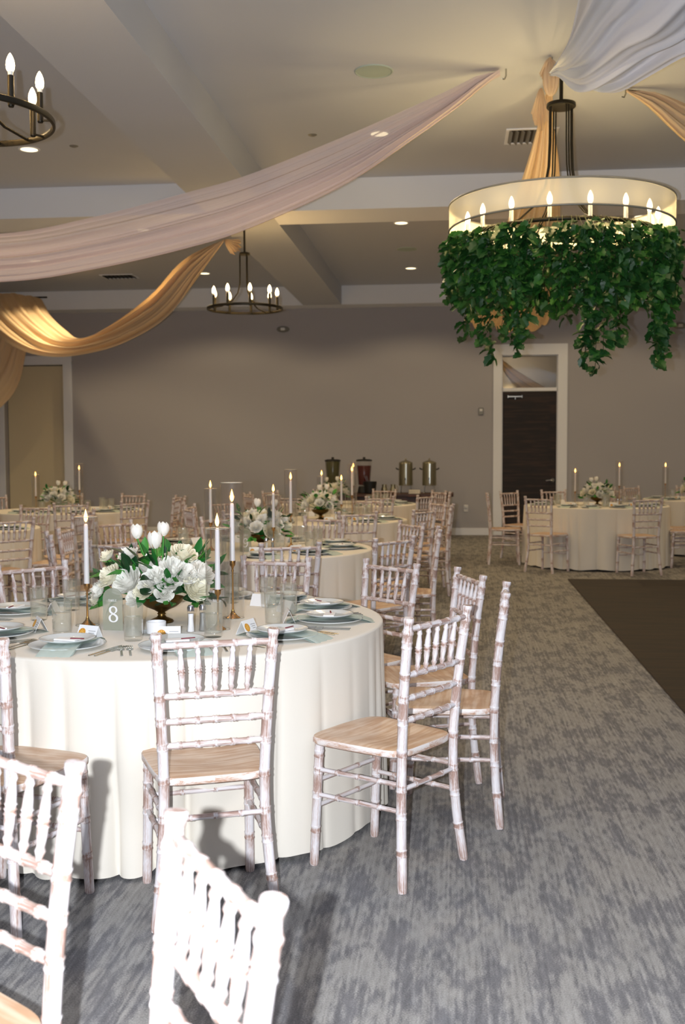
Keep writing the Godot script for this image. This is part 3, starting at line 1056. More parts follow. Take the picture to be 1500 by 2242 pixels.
func arrangement(pos: Vector3, turn: float, label: String, blooms: Array, tulips: Array, seed_: int, leaves: int) -> Node3D:
	var o := thing("flower_centrepiece", label, "flowers", pos, turn, "white flower centrepieces")
	var rg := RandomNumberGenerator.new()
	rg.seed = seed_
	if bouquet.is_empty():
		var b := MB.new()
		b.lathe([Vector2(0, 0), Vector2(0.048, 0), Vector2(0.05, 0.004), Vector2(0.046, 0.010), Vector2(0.034, 0.016), Vector2(0.020, 0.022), Vector2(0.014, 0.030), Vector2(0.018, 0.036), Vector2(0.014, 0.042), Vector2(0.03, 0.052), Vector2(0.062, 0.066), Vector2(0.082, 0.082), Vector2(0.094, 0.103), Vector2(0.091, 0.103), Vector2(0.078, 0.083), Vector2(0.05, 0.066), Vector2(0, 0.06)], 36)
		bouquet.bowl = b.mesh()
		for k in 4:
			bouquet["rose%d" % k] = rose(1.0, 40 + k, 6).mesh()
		for k in 2:
			bouquet["tulip%d" % k] = tulip(1.0, 60 + k).mesh()
		bouquet.leaf0 = leaf_mesh(1.0, 0.5, 0.35).mesh()
		bouquet.leaf1 = leaf_mesh(1.0, 0.42, -0.2).mesh()
		b = MB.new()
		b.tube([Vector3.ZERO, Vector3(0, 0.5, 0), Vector3(0, 1, 0)], 0.014, 6)
		bouquet.stem = b.mesh()
	part("bowl", bouquet.bowl, M.bronze, o)
	var heart := Vector3(0, 0.10, 0)
	for k in blooms.size():
		var q: Array = blooms[k]
		var p := Vector3(q[0], q[1], q[2])
		var dir := (p - Vector3(0, 0.07, 0)).normalized()
		var bl := part("bloom", bouquet["rose%d" % (k % 4)], M.petal if k % 3 else M.petal_cream, o, p)
		bl.basis = aim(dir + Vector3(0, 0.15, 0), rg.randf() * TAU) * Basis.from_scale(Vector3.ONE * q[3] * 1.38)
		var st := part("stem", bouquet.stem, M.leaf, o, heart)
		st.basis = aim(p - heart, 0.0) * Basis.from_scale(Vector3(0.22, maxf((p - heart).length() - q[3] * 0.4, 0.01), 0.22))
	for k in tulips.size():
		var q: Array = tulips[k]
		var p := Vector3(q[0], q[1] - q[3] * 1.2, q[2])
		var bl := part("tulip", bouquet["tulip%d" % (k % 2)], M.petal, o, p)
		bl.basis = aim(Vector3(q[0] * 0.6, 1, q[2]), rg.randf() * TAU) * Basis.from_scale(Vector3.ONE * q[3])
		var st := part("stem", bouquet.stem, M.leaf_light, o, heart)
		st.basis = aim(p - heart, 0.0) * Basis.from_scale(Vector3(0.25, (p - heart).length(), 0.25))
	for k in leaves:
		var a := rg.randf() * TAU
		var up := rg.randf_range(-0.25, 0.95)
		var dir := Vector3(sin(a) * cos(up), sin(up), cos(a) * cos(up))
		if k % 4 == 0:
			up = rg.randf_range(-0.7, -0.1)      # some droop over the bowl
		var rr := rg.randf_range(0.13, 0.22)
		var p := Vector3(0, 0.13, 0) + Vector3(dir.x * 1.1, dir.y * 0.85, dir.z * 1.0) * rr
		var lf := part("leaf", bouquet["leaf%d" % (k % 2)], [M.leaf, M.leaf_light, M.leaf_deep][k % 3], o, p)
		var size := rg.randf_range(0.055, 0.095)
		lf.basis = lead(dir + Vector3(rg.randf_range(-0.6, 0.6), rg.randf_range(-0.3, 0.5), rg.randf_range(-0.6, 0.6)), rg.randf_range(-0.8, 0.8)) * Basis.from_scale(Vector3.ONE * size)
	return o


# ---------------------------------------------------------------- small table things
func table_number(x: float, d: float, turn: float, number: String, where: String) -> void:
	var o := thing("table_number", "arched frosted table sign with the number %s " % {"8": "eight", "9": "nine", "15": "fifteen", "6": "six"}[number] + where, "table sign", Vector3(x, TOP, -d), turn)
	var b := MB.new()
	var hw := 0.042
	var pts := [Vector2(-hw, 0.0), Vector2(hw, 0.0)]
	for k in 17:
		var a := PI * k / 16.0
		pts.append(Vector2(cos(a) * hw, 0.125 + sin(a) * hw))
	for z in [-0.0015, 0.0015]:
		var p := []
		for q in pts:
			p.append(Vector3(q.x, q.y, z))
		b.poly(p, Vector3(0, 0.08, 0))
	for k in pts.size():
		var q: Vector2 = pts[k]
		var q2: Vector2 = pts[(k + 1) % pts.size()]
		b.poly([Vector3(q.x, q.y, -0.0015), Vector3(q2.x, q2.y, -0.0015), Vector3(q2.x, q2.y, 0.0015), Vector3(q.x, q.y, 0.0015)], Vector3(0, 0.08, 0))
	part("panel", b.mesh(), M.acrylic, o)
	var font := SystemFont.new()
	font.font_names = PackedStringArray(["Droid Serif"])
	var tm := TextMesh.new()
	tm.text = number
	tm.font = font
	tm.font_size = 64
	tm.pixel_size = 0.00135 if number.length() == 1 else 0.00105
	tm.depth = 0.001
	part("numeral", tm, M.white, o, Vector3(0.002, 0.062, 0.0022))
	var tw := TextMesh.new()
	tw.text = "TABLE"
	tw.font = font
	tw.font_size = 32
	tw.pixel_size = 0.00034
	tw.depth = 0.001
	part("word", tw, M.white, o, Vector3(0.0, 0.118, 0.0022))


func shakers(x: float, d: float, where: String) -> void:
	var body := MB.new()
	body.lathe([Vector2(0, 0), Vector2(0.016, 0), Vector2(0.0165, 0.006), Vector2(0.0125, 0.035), Vector2(0.0115, 0.055), Vector2(0.013, 0.075), Vector2(0.0135, 0.084), Vector2(0.0, 0.084)], 8)
	var fill := MB.new()
	fill.lathe([Vector2(0, 0.003), Vector2(0.0145, 0.003), Vector2(0.0112, 0.035), Vector2(0.0102, 0.055), Vector2(0.0112, 0.072), Vector2(0, 0.072)], 8)
	var cap := MB.new()
	cap.lathe([Vector2(0.0138, 0.083), Vector2(0.0138, 0.096), Vector2(0.011, 0.104), Vector2(0.005, 0.107), Vector2(0, 0.1075)], 16)
	for k in 2:
		var o := thing("salt_shaker" if k == 0 else "pepper_shaker", ("glass shaker full of white salt " if k == 0 else "glass shaker of ground pepper ") + where, "shaker", Vector3(x + k * 0.04, TOP, -d - k * 0.03), 0.3)
		part("bottle", body.mesh(), M.water, o)
		part("filling", fill.mesh(), M.white if k == 0 else M.metal_grey, o)
		part("cap", cap.mesh(), M.chrome, o)


func sugar_cup(x: float, d: float, where: String) -> void:
	var b := MB.new()
	b.lathe([Vector2(0, 0.001), Vector2(0.04, 0.001), Vector2(0.062, 0.009), Vector2(0.064, 0.0095), Vector2(0.04, 0.0), Vector2(0, 0.0)], 32)
	single("saucer", b.mesh(), M.plate, "small white saucer under a cup " + where, "saucer", Vector3(x, TOP, -d))
	b = MB.new()
	b.lathe([Vector2(0, 0.0), Vector2(0.034, 0.0), Vector2(0.036, 0.003), Vector2(0.038, 0.046), Vector2(0.036, 0.047), Vector2(0.0345, 0.044), Vector2(0.033, 0.006), Vector2(0, 0.005)], 32)
	single("white_cup", b.mesh(), M.white, "short white ceramic cup " + where, "cup", Vector3(x, TOP + 0.0015, -d))


# ---------------------------------------------------------------- drapes
func curve_of(pts: Array) -> Curve3D:
	var c := Curve3D.new()
	for k in pts.size():
		var d: Vector3 = (pts[mini(k + 1, pts.size() - 1)] - pts[maxi(k - 1, 0)]) * 0.18
		var p: Vector3 = pts[k]
		c.add_point(Vector3(p.x, minf(p.y, HC - 0.015), p.z), -d, d)
	return c


func drape_sheet(top: Array, low: Array, pleats: float, depth: float, nu: int, nv: int, seed_: int, from := 0.0, to := 1.0, bulge := 0.0) -> MB:
	var a := curve_of(top)
	var z := curve_of(low)
	var la := a.get_baked_length()
	var lz := z.get_baked_length()
	var rg := RandomNumberGenerator.new()
	rg.seed = seed_
	var ph := [rg.randf() * TAU, rg.randf() * TAU, rg.randf() * TAU]
	var f := func(u: float, w: float) -> Vector3:
		var s: float = lerpf(from, to, w)
		var p := a.sample_baked(u * la, true)
		var q := z.sample_baked(u * lz, true)
		var span := q - p
		var step := a.sample_baked(minf(u + 0.02, 1.0) * la, true) - a.sample_baked(maxf(u - 0.02, 0.0) * la, true)
		var nn := step.cross(span).normalized()
		if span.length() < 1e-4:
			nn = Vector3.ZERO
		var wave: float = sin(s * pleats * TAU + ph[0] + 1.3 * sin(u * 4.0 + ph[1])) + 0.55 * sin(s * pleats * 2.3 * TAU + ph[2] + 2.0 * u) + 0.3 * sin(s * pleats * 4.7 * TAU + 3.0 * u)
		var amp: float = minf(depth, span.length() * 0.12) * (0.25 + 0.75 * smoothstep(1.0, 0.88, u))
		return p + span * s + nn * (wave * amp + bulge * sin(s * PI) * minf(span.length(), 1.0))
	var b := MB.new()
	b.grid(nu, nv, f, Transform3D.IDENTITY, false, la, 1.0)
	return b


func ruffle(size: float, seed_: int) -> MB:
	# a gathered knot of cloth: a puckered puff
	var rg := RandomNumberGenerator.new()
	rg.seed = seed_
	var p0 := rg.randf() * TAU
	var f := func(u: float, w: float) -> Vector3:
		var a := u * TAU
		var lat := (w - 0.5) * PI
		var r := size * (1.0 + 0.22 * sin(a * 9.0 + p0 + 2.0 * w) + 0.12 * sin(a * 17.0 + 5.0 * w))
		return Vector3(sin(a) * cos(lat) * r * 0.62, sin(lat) * size, cos(a) * cos(lat) * r * 0.62)
	var b := MB.new()
	b.grid(72, 14, f, Transform3D.IDENTITY, true)
	return b


func fan(len: float, wid: float, folds: int, ragged: float, seed_: int) -> MB:
	# the loose gathered end of a drape: narrow at the tie, pleated and ragged at its hem (down -y)
	var rg := RandomNumberGenerator.new()
	rg.seed = seed_
	var n := folds * 4
	var cut := []
	for k in n + 1:
		cut.append(rg.randf_range(-ragged, ragged))
	var f := func(u: float, w: float) -> Vector3:
		var k := int(round(u * n))
		var spread: float = wid * (0.16 + 0.84 * pow(w, 0.8))
		var z: float = sin(u * folds * TAU) * wid * 0.16 * (0.35 + 0.65 * w)
		return Vector3((u - 0.5) * spread, -len * w * (1.0 - 0.35 * pow(absf(u - 0.5) * 2.0, 2.0)) + cut[k] * w * w, z + 0.03 * sin(w * 5.0 + u * 3.0))
	var b := MB.new()
	b.grid(n, 10, f)
	return b


func build_drapes() -> void:
	var d1t := [Vector3(0.32, 4.28, -8.25), Vector3(0.17, 4.26, -8.25), Vector3(0.0, 4.18, -8.25), Vector3(-0.35, 4.04, -8.25), Vector3(-0.87, 3.84, -8.25), Vector3(-1.58, 3.59, -8.25), Vector3(-2.07, 3.47, -8.25), Vector3(-2.86, 3.30, -8.25), Vector3(-3.60, 3.20, -8.25), Vector3(-4.8, 3.22, -8.25), Vector3(-6.2, 3.62, -8.25), Vector3(-7.6, 4.26, -8.25)]
	var d1b := [Vector3(0.31, 4.26, -8.15), Vector3(0.16, 4.15, -8.15), Vector3(0.0, 4.02, -8.15), Vector3(-0.34, 3.79, -8.15), Vector3(-0.86, 3.47, -8.15), Vector3(-1.56, 3.18, -8.15), Vector3(-2.05, 3.04, -8.15), Vector3(-2.83, 2.89, -8.15), Vector3(-3.57, 2.81, -8.15), Vector3(-4.8, 2.83, -8.15), Vector3(-6.2, 3.26, -8.15), Vector3(-7.6, 4.2, -8.15)]
	var o := thing("mauve_drape", "long sheer mauve drape swagged from a ceiling hook beside the drum chandelier", "drape")
	part("sheer_layer", drape_sheet(d1t, d1b, 3.0, 0.02, 90, 40, 3).mesh(), M.mauve, o)
	part("doubled_layer", drape_sheet(d1t, d1b, 4.0, 0.02, 90, 36, 4, 0.42, 1.0, 0.05).mesh(), M.mauve, o)
	hook(Vector3(0.36, HC, -8.2), o)

	var d2l := [Vector3(0.66, 4.18, -7.95), Vector3(0.66, 4.11, -7.6), Vector3(0.66, 4.02, -7.1), Vector3(0.64, 3.93, -6.5), Vector3(0.62, 3.87, -5.9), Vector3(0.58, 3.79, -5.2), Vector3(0.53, 3.72, -4.4), Vector3(0.50, 3.85, -3.2), Vector3(0.5, 4.25, -2.0)]
	var d2r := [Vector3(0.67, 4.14, -7.93), Vector3(0.73, 3.98, -7.5), Vector3(0.84, 3.76, -7.1), Vector3(0.94, 3.60, -6.7), Vector3(1.07, 3.56, -6.3), Vector3(1.19, 3.53, -5.9), Vector3(1.42, 3.46, -5.2), Vector3(1.62, 3.55, -3.6), Vector3(1.6, 4.2, -2.0)]
	o = thing("white_drape", "broad pale drape hanging in soft folds from the knot above the drum chandelier", "drape")
	part("fabric", drape_sheet(d2l, d2r, 2.2, 0.045, 70, 64, 7, 0.0, 1.0, -0.12).mesh(), M.white_drape, o)
	var kn := part("knot", ruffle(0.13, 5).mesh(), M.gold_drape, o, Vector3(0.67, 4.15, -7.99))
	kn.scale = Vector3(0.62, 1, 0.62)
	part("gathered_tail", fan(0.16, 0.14, 5, 0.02, 9).mesh(), M.gold_drape, o, Vector3(0.66, 4.28, -7.97))
	hook(Vector3(0.68, HC, -8.0), o)

	var d3t := [Vector3(1.33, 4.28, -8.75), Vector3(1.51, 4.27, -8.75), Vector3(1.80, 4.22, -8.9), Vector3(2.20, 4.10, -9.1), Vector3(2.80, 3.85, -9.3), Vector3(4.0, 3.6, -9.4), Vector3(6.0, 3.8, -9.5), Vector3(7.4, 4.25, -9.6)]
	var d3b := [Vector3(1.31, 4.27, -8.7), Vector3(1.52, 4.12, -8.7), Vector3(1.78, 3.90, -8.8), Vector3(2.16, 3.66, -8.9), Vector3(2.75, 3.45, -9.1), Vector3(4.0, 3.2, -9.3), Vector3(6.0, 3.5, -9.4), Vector3(7.4, 4.22, -9.5)]
	o = thing("amber_drape", "amber-lit sheer drape leaving the ceiling beneath the broad pale drape", "drape")
	part("fabric", drape_sheet(d3t, d3b, 3.5, 0.02, 60, 36, 9).mesh(), M.gold_drape, o)
	hook(Vector3(1.31, HC, -8.72), o)

	var d4l := [Vector3(0.69, 4.27, -8.5), Vector3(0.65, 4.10, -8.9), Vector3(0.55, 3.77, -9.3), Vector3(0.37, 3.36, -10.6), Vector3(0.15, 3.04, -12.2), Vector3(0.09, 3.06, -13.4), Vector3(0.19, 3.56, -15.2), Vector3(0.28, 4.1, -17.2)]
	var d4r := [Vector3(0.73, 4.27, -8.5), Vector3(0.77, 4.10, -8.9), Vector3(0.86, 3.76, -9.3), Vector3(0.97, 3.34, -10.6), Vector3(1.04, 2.98, -12.2), Vector3(1.04, 3.00, -13.4), Vector3(1.07, 3.51, -15.2), Vector3(1.14, 4.1, -17.2)]
	o = thing("rose_drape", "rose and amber drape dropping behind the drum chandelier towards the far wall", "drape")
	part("fabric", drape_sheet(d4l, d4r, 3.0, 0.03, 80, 40, 12, 0.0, 1.0, 0.06).mesh(), M.gold_drape, o)
	part("gathered_tail", fan(0.30, 0.15, 5, 0.03, 6).mesh(), M.gold_drape, o, Vector3(0.64, 4.24, -8.50))
	hook(Vector3(0.71, HC, -8.48), o)

	var d5f := [Vector3(-2.72, 3.93, -12.45), Vector3(-3.08, 3.62, -12.8), Vector3(-3.58, 3.20, -13.3), Vector3(-4.28, 2.95, -13.9), Vector3(-5.09, 2.85, -14.6), Vector3(-5.92, 2.87, -15.2), Vector3(-6.72, 3.10, -15.8), Vector3(-7.54, 3.59, -16.5), Vector3(-8.0, 4.02, -17.1)]
	var d5b := [Vector3(-2.72, 3.96, -12.5), Vector3(-3.32, 3.81, -13.0), Vector3(-3.93, 3.47, -13.6), Vector3(-4.75, 3.19, -14.4), Vector3(-5.44, 3.13, -15.2), Vector3(-5.96, 3.38, -15.9), Vector3(-6.36, 3.65, -16.4), Vector3(-6.61, 3.85, -16.8), Vector3(-6.79, 4.00, -17.1)]
	o = thing("golden_swag", "golden swag sagging between the ring chandelier and the far corner", "drape")
	part("fabric", drape_sheet(d5f, d5b, 4.0, 0.035, 90, 56, 15, 0.0, 1.0, -0.10).mesh(), M.gold_drape, o)
	var tail := part("gathered_tail", fan(0.20, 0.20, 6, 0.025, 8).mesh(), M.gold_drape, o, Vector3(-2.69, 3.94, -12.44))
	tail.basis = Basis(Vector3.BACK, 0.95)
	hook(Vector3(-2.68, HB + 0.32, -12.46), o)
	var rb := MB.new()
	rb.tube([Vector3(-8.04, 4.035, -17.12), Vector3(-6.70, 4.02, -17.12)], 0.014, 10)
	part("hanging_rod", rb.mesh(), M.iron, o)

	var d6r := [Vector3(-6.99, 3.98, -17.3), Vector3(-7.09, 3.53, -17.3), Vector3(-7.16, 3.12, -17.3), Vector3(-7.31, 2.59, -17.3), Vector3(-7.58, 2.22, -17.2), Vector3(-8.02, 1.94, -17.1), Vector3(-8.69, 1.79, -17.0), Vector3(-9.6, 2.2, -16.6), Vector3(-10.45, 3.6, -16.4)]
	var d6l := [Vector3(-7.56, 3.99, -17.25), Vector3(-7.71, 3.68, -17.2), Vector3(-7.82, 3.37, -17.1), Vector3(-8.02, 3.14, -17.0), Vector3(-8.29, 2.99, -16.9), Vector3(-8.61, 2.91, -16.9), Vector3(-9.11, 2.91, -16.8), Vector3(-9.7, 3.1, -16.5), Vector3(-10.45, 3.7, -16.3)]
	o = thing("olive_drape", "dim olive drape falling below the golden swag in front of the shaded window", "drape")
	part("fabric", drape_sheet(d6r, d6l, 3.0, 0.03, 60, 36, 19).mesh(), M.gold_drape, o)


func hook(p: Vector3, parent: Node3D) -> void:
	var b := MB.new()
	b.tube([p, p - Vector3(0, 0.05, 0), p - Vector3(0.012, 0.075, 0), p - Vector3(0.03, 0.07, 0)], 0.006, 8)
	part("hook", b.mesh(), M.steel, parent)


# ---------------------------------------------------------------- chandeliers
func candle_chandelier(x: float, d: float, label: String) -> void:
	var o := thing("ring_chandelier", label, "chandelier", Vector3(x, 3.02, -d), 0.35, "iron ring chandeliers")
	var R := 0.405
	var b := MB.new()
	var ring := func(u: float, w: float) -> Vector3:
		var q: Array = [[R - 0.006, -0.014], [R + 0.006, -0.014], [R + 0.008, -0.010], [R + 0.008, 0.010], [R + 0.006, 0.014], [R - 0.006, 0.014], [R - 0.008, 0.0], [R - 0.006, -0.014]][int(round(w * 7))]
		return Vector3(sin(u * TAU) * q[0], q[1], cos(u * TAU) * q[0])
	b.grid(96, 7, ring, Transform3D.IDENTITY, true)
	part("ring", b.mesh(), M.iron, o)
	b = MB.new()
	b.tube([Vector3(0, 0.60, 0), Vector3(0, HB - 3.02 - 0.01, 0)], 0.011, 10)
	b.lathe([Vector2(0, 0.0), Vector2(0.065, 0.0), Vector2(0.06, -0.02), Vector2(0, -0.026)], 24, at(0, HB - 3.02, 0))
	part("stem", b.mesh(), M.iron, o)
	b = MB.new()
	b.lathe([Vector2(0, 0.575), Vector2(0.055, 0.575), Vector2(0.058, 0.585), Vector2(0.055, 0.6), Vector2(0, 0.6)], 24)
	part("collar", b.mesh(), M.iron, o)
	for k in 3:
		var a := TAU * k / 3.0 + 0.3
		var e := Vector3(sin(a), 0, cos(a))
		b = MB.new()
		b.tube([e * 0.05 + Vector3(0, 0.58, 0), e * 0.05 + Vector3(0, 0.40, 0), e * 0.052 + Vector3(0, 0.27, 0), e * 0.075 + Vector3(0, 0.17, 0), e * 0.14 + Vector3(0, 0.085, 0), e * 0.25 + Vector3(0, 0.03, 0), e * 0.40 + Vector3(0, 0.005, 0)], 0.008, 8)
		part("arm", b.mesh(), M.iron, o)
	var sl := MB.new()
	sl.lathe([Vector2(0, -0.012), Vector2(0.011, -0.012), Vector2(0.0145, -0.004), Vector2(0.0145, 0.125), Vector2(0.012, 0.128), Vector2(0, 0.128)], 14)
	sl.box(Vector3(0.012, 0.008, 0.05), at(0, 0.0, 0.03))
	var sleeve := sl.mesh()
	var bb := MB.new()
	bb.lathe([Vector2(0, 0.142), Vector2(0.012, 0.142), Vector2(0.0185, 0.156), Vector2(0.0205, 0.172), Vector2(0.018, 0.192), Vector2(0.0115, 0.210), Vector2(0.005, 0.222), Vector2(0, 0.227)], 16)
	var bulb := bb.mesh()
	var bs := MB.new()
	bs.lathe([Vector2(0.0105, 0.126), Vector2(0.0115, 0.135), Vector2(0.0135, 0.146)], 14)
	var bulb_base := bs.mesh()
	for k in 9:
		var a := TAU * k / 9.0
		var e := Vector3(sin(a), 0, cos(a)) * (R - 0.055)
		var s := part("candle_sleeve", sleeve, M.iron, o, e)
		s.rotation.y = a
		part("socket", bulb_base, M.bulb_base, s)
		var bl := part("bulb", bulb, M.bulb, s)
		lamp(bl, Vector3(0, 0.178, 0), 0.055, Color(1.0, 0.80, 0.50), 0.015)


func vine_leaf(seed_: int) -> MB:
	var rg := RandomNumberGenerator.new()
	rg.seed = seed_
	var b := MB.new()
	# lobed leaf in the plane z (down the stem) / x, folded along its midrib
	var rim := [Vector2(0, 0.0), Vector2(0.18, -0.10), Vector2(0.42, 0.02), Vector2(0.40, 0.22), Vector2(0.50, 0.45), Vector2(0.34, 0.58), Vector2(0.30, 0.80), Vector2(0.12, 0.86), Vector2(0, 1.0)]
	for s in [-1.0, 1.0]:
		var base := b.v.size()
		var c := Vector3(0, 0, 0.42)
		var p := [c]
		for q in rim:
			p.append(Vector3(q.x * s, absf(q.x) * 0.35 + rg.randf_range(-0.04, 0.04) - q.y * q.y * 0.18, q.y))
		for q in p:
			b.v.append(q)
			b.n.append(Vector3.ZERO)
			b.uv.append(Vector2(q.x, q.z))
		for k in range(1, p.size() - 1):
			b.tri(base, base + k, base + k + 1, s > 0)
		for k in range(base, b.v.size()):
			b.n[k] = b.n[k].normalized()
	return b


func drum_chandelier() -> void:
	var c := Vector3(0.765, -0.055, -8.2)
	var o := thing("drum_chandelier", "large drum chandelier with a sheer silvery shade and warm bulbs", "chandelier", c)
	var R := 0.825
	var y0 := 3.165
	var y1 := 3.345
	var b := MB.new()
	b.lathe([Vector2(R, y0), Vector2(R, y0 + 0.07), Vector2(R, y0 + 0.14), Vector2(R, y1)], 128)
	part("drum_shade", b.mesh(), M.drum, o)
	for y in [y0, y1]:
		b = MB.new()
		b.lathe([Vector2(R - 0.005, y - 0.006), Vector2(R + 0.005, y - 0.006), Vector2(R + 0.006, y), Vector2(R + 0.005, y + 0.006), Vector2(R - 0.005, y + 0.006), Vector2(R - 0.005, y - 0.006)], 128)
		part("shade_rim", b.mesh(), M.metal_grey, o)
	b = MB.new()
	var rr := 0.70
	var ry := 3.10
	b.lathe([Vector2(rr - 0.012, ry - 0.012), Vector2(rr + 0.012, ry - 0.012), Vector2(rr + 0.012, ry + 0.012), Vector2(rr - 0.012, ry + 0.012), Vector2(rr - 0.012, ry - 0.012)], 96)
	part("ring", b.mesh(), M.iron, o)
	b = MB.new()
	b.tube([Vector3(0, 4.09, 0), Vector3(0, HC + 0.05, 0)], 0.014, 12)
	b.lathe([Vector2(0, 0.0), Vector2(0.075, 0.0), Vector2(0.07, -0.022), Vector2(0, -0.03)], 28, at(0, HC + 0.055, 0))
	part("stem", b.mesh(), M.iron, o)
	b = MB.new()
	b.lathe([Vector2(0, 4.055), Vector2(0.102, 4.055), Vector2(0.108, 4.062), Vector2(0.106, 4.085), Vector2(0.03, 4.10), Vector2(0, 4.10)], 32)
	part("collar", b.mesh(), M.iron, o)
	for k in 4:
		var a := TAU * k / 4.0 + 0.45
		var e := Vector3(sin(a), 0, cos(a))
		b = MB.new()
		for s in [-0.010, 0.010]:
			var q: Vector3 = Vector3(e.z, 0, -e.x) * s
			b.tube([e * 0.09 + q + Vector3(0, 4.06, 0), e * 0.092 + q + Vector3(0, 3.80, 0), e * 0.10 + q + Vector3(0, 3.62, 0), e * 0.13 + q + Vector3(0, 3.47, 0), e * 0.20 + q + Vector3(0, 3.34, 0), e * 0.34 + q + Vector3(0, 3.22, 0), e * 0.54 + q + Vector3(0, 3.13, 0), e * 0.70 + q + Vector3(0, 3.105, 0)], 0.0055, 8)
		part("arm", b.mesh(), M.iron, o)
	var sl := MB.new()
	sl.lathe([Vector2(0, 0), Vector2(0.014, 0), Vector2(0.014, 0.085), Vector2(0, 0.085)], 12)
	var bb := MB.new()
	bb.lathe([Vector2(0, 0.085), Vector2(0.010, 0.086), Vector2(0.018, 0.105), Vector2(0.020, 0.122), Vector2(0.017, 0.142), Vector2(0.010, 0.160), Vector2(0.004, 0.172), Vector2(0, 0.176)], 16)
	var sleeve := sl.mesh()
	var bulb := bb.mesh()
	for k in 16:
		var a := TAU * (k + 0.5) / 16.0
		var s := part("candle_sleeve", sleeve, M.bulb_base, o, Vector3(sin(a) * rr, ry + 0.012, cos(a) * rr))
		var bl := part("bulb", bulb, M.bulb, s)
		lamp(bl, Vector3(0, 0.125, 0), 0.085, Color(1.0, 0.86, 0.60), 0.016)

	# hanging greenery
	var g := thing("greenery_garland", "dark green trailing leaves hung all round beneath the drum chandelier", "foliage", c)
	var rg := RandomNumberGenerator.new()
	rg.seed = 77
	var lm := [vine_leaf(1).mesh(), vine_leaf(2).mesh(), vine_leaf(3).mesh()]
	var stems := MB.new()
	var leaves := []
	# strands: angle, length below the rim
	var strands := []
	for k in 118:
		var a := TAU * (k + rg.randf() * 0.8) / 118.0
		strands.append([a, rg.randf_range(0.30, 0.47), rg.randf_range(0.70, 0.85)])
	# long trails in front: seen at four places round the near rim
	for q in [[-0.82, 0.88], [-0.74, 0.95], [-0.55, 0.82], [-0.42, 0.94], [-0.36, 0.86], [0.08, 0.96], [0.14, 1.04], [0.20, 1.06], [0.27, 0.98], [0.36, 0.86], [0.80, 0.88], [0.88, 1.0], [0.94, 1.03], [1.02, 0.9], [2.4, 0.8], [3.5, 0.8], [4.2, 0.75]]:
		strands.append([q[0], q[1] - 0.12, 0.83])
	for q in strands:
		var a: float = q[0]
		var hang: float = q[1]
		var r: float = q[2]
		var p := []
		var y := 3.13
		var sway := rg.randf_range(-0.05, 0.05)
		p.append(Vector3(sin(a) * 0.70, 3.12, cos(a) * 0.70))
		var steps := int(hang / 0.05)
		for s in steps + 1:
			var t := float(s) / steps
			var rad := lerpf(r, r - 0.02, t) + rg.randf_range(-0.012, 0.012)
			var aa := a + sway * t
			p.append(Vector3(sin(aa) * rad, 3.075 - 0.05 * smoothstep(0.2, 0.9, cos(a)) - hang * t, cos(aa) * rad))
		stems.tube(p, 0.0022, 4)
		for s in range(1, p.size()):
			for j in 3:
				var aa := rg.randf() * TAU
				var at_: Vector3 = p[s] + Vector3(rg.randf_range(-0.03, 0.03), rg.randf_range(-0.03, 0.03), rg.randf_range(-0.03, 0.03))
				var size := rg.randf_range(0.055, 0.09)
				var dir := Vector3(sin(aa) + sin(a) * 0.7, rg.randf_range(-1.3, 0.1), cos(aa) + cos(a) * 0.7)
				var bs := lead(dir, rg.randf_range(-0.9, 0.9)) * Basis.from_scale(Vector3.ONE * size)
				# how near the viewer's side, and how large
				leaves.append([size * (1.2 + cos(a)), Transform3D(bs, at_), rg.randi() % 3])
	part("stems", stems.mesh(), M.vine_stem, g)
	leaves.sort_custom(func(x, y): return x[0] > y[0])
	var mats := [M.vine, M.vine, M.vine_light]
	for k in 300:
		var q: Array = leaves[k]
		var lf := part("leaf", lm[q[2]], mats[k % 3], g)
		lf.transform = q[1]
	for v in 3:
		var mm := MultiMesh.new()
		mm.transform_format = MultiMesh.TRANSFORM_3D
		mm.mesh = lm[v]
		var list := []
		for k in range(300, leaves.size()):
			if leaves[k][2] == v:
				list.append(leaves[k][1])
		mm.instance_count = list.size()
		for k in list.size():
			mm.set_instance_transform(k, list[k])
		var mi := MultiMeshInstance3D.new()
		mi.name = "leaf_mass"
		mi.multimesh = mm
		mi.material_override = mats[v]
		g.add_child(mi, true)
		mi.set_meta("kind", "stuff")


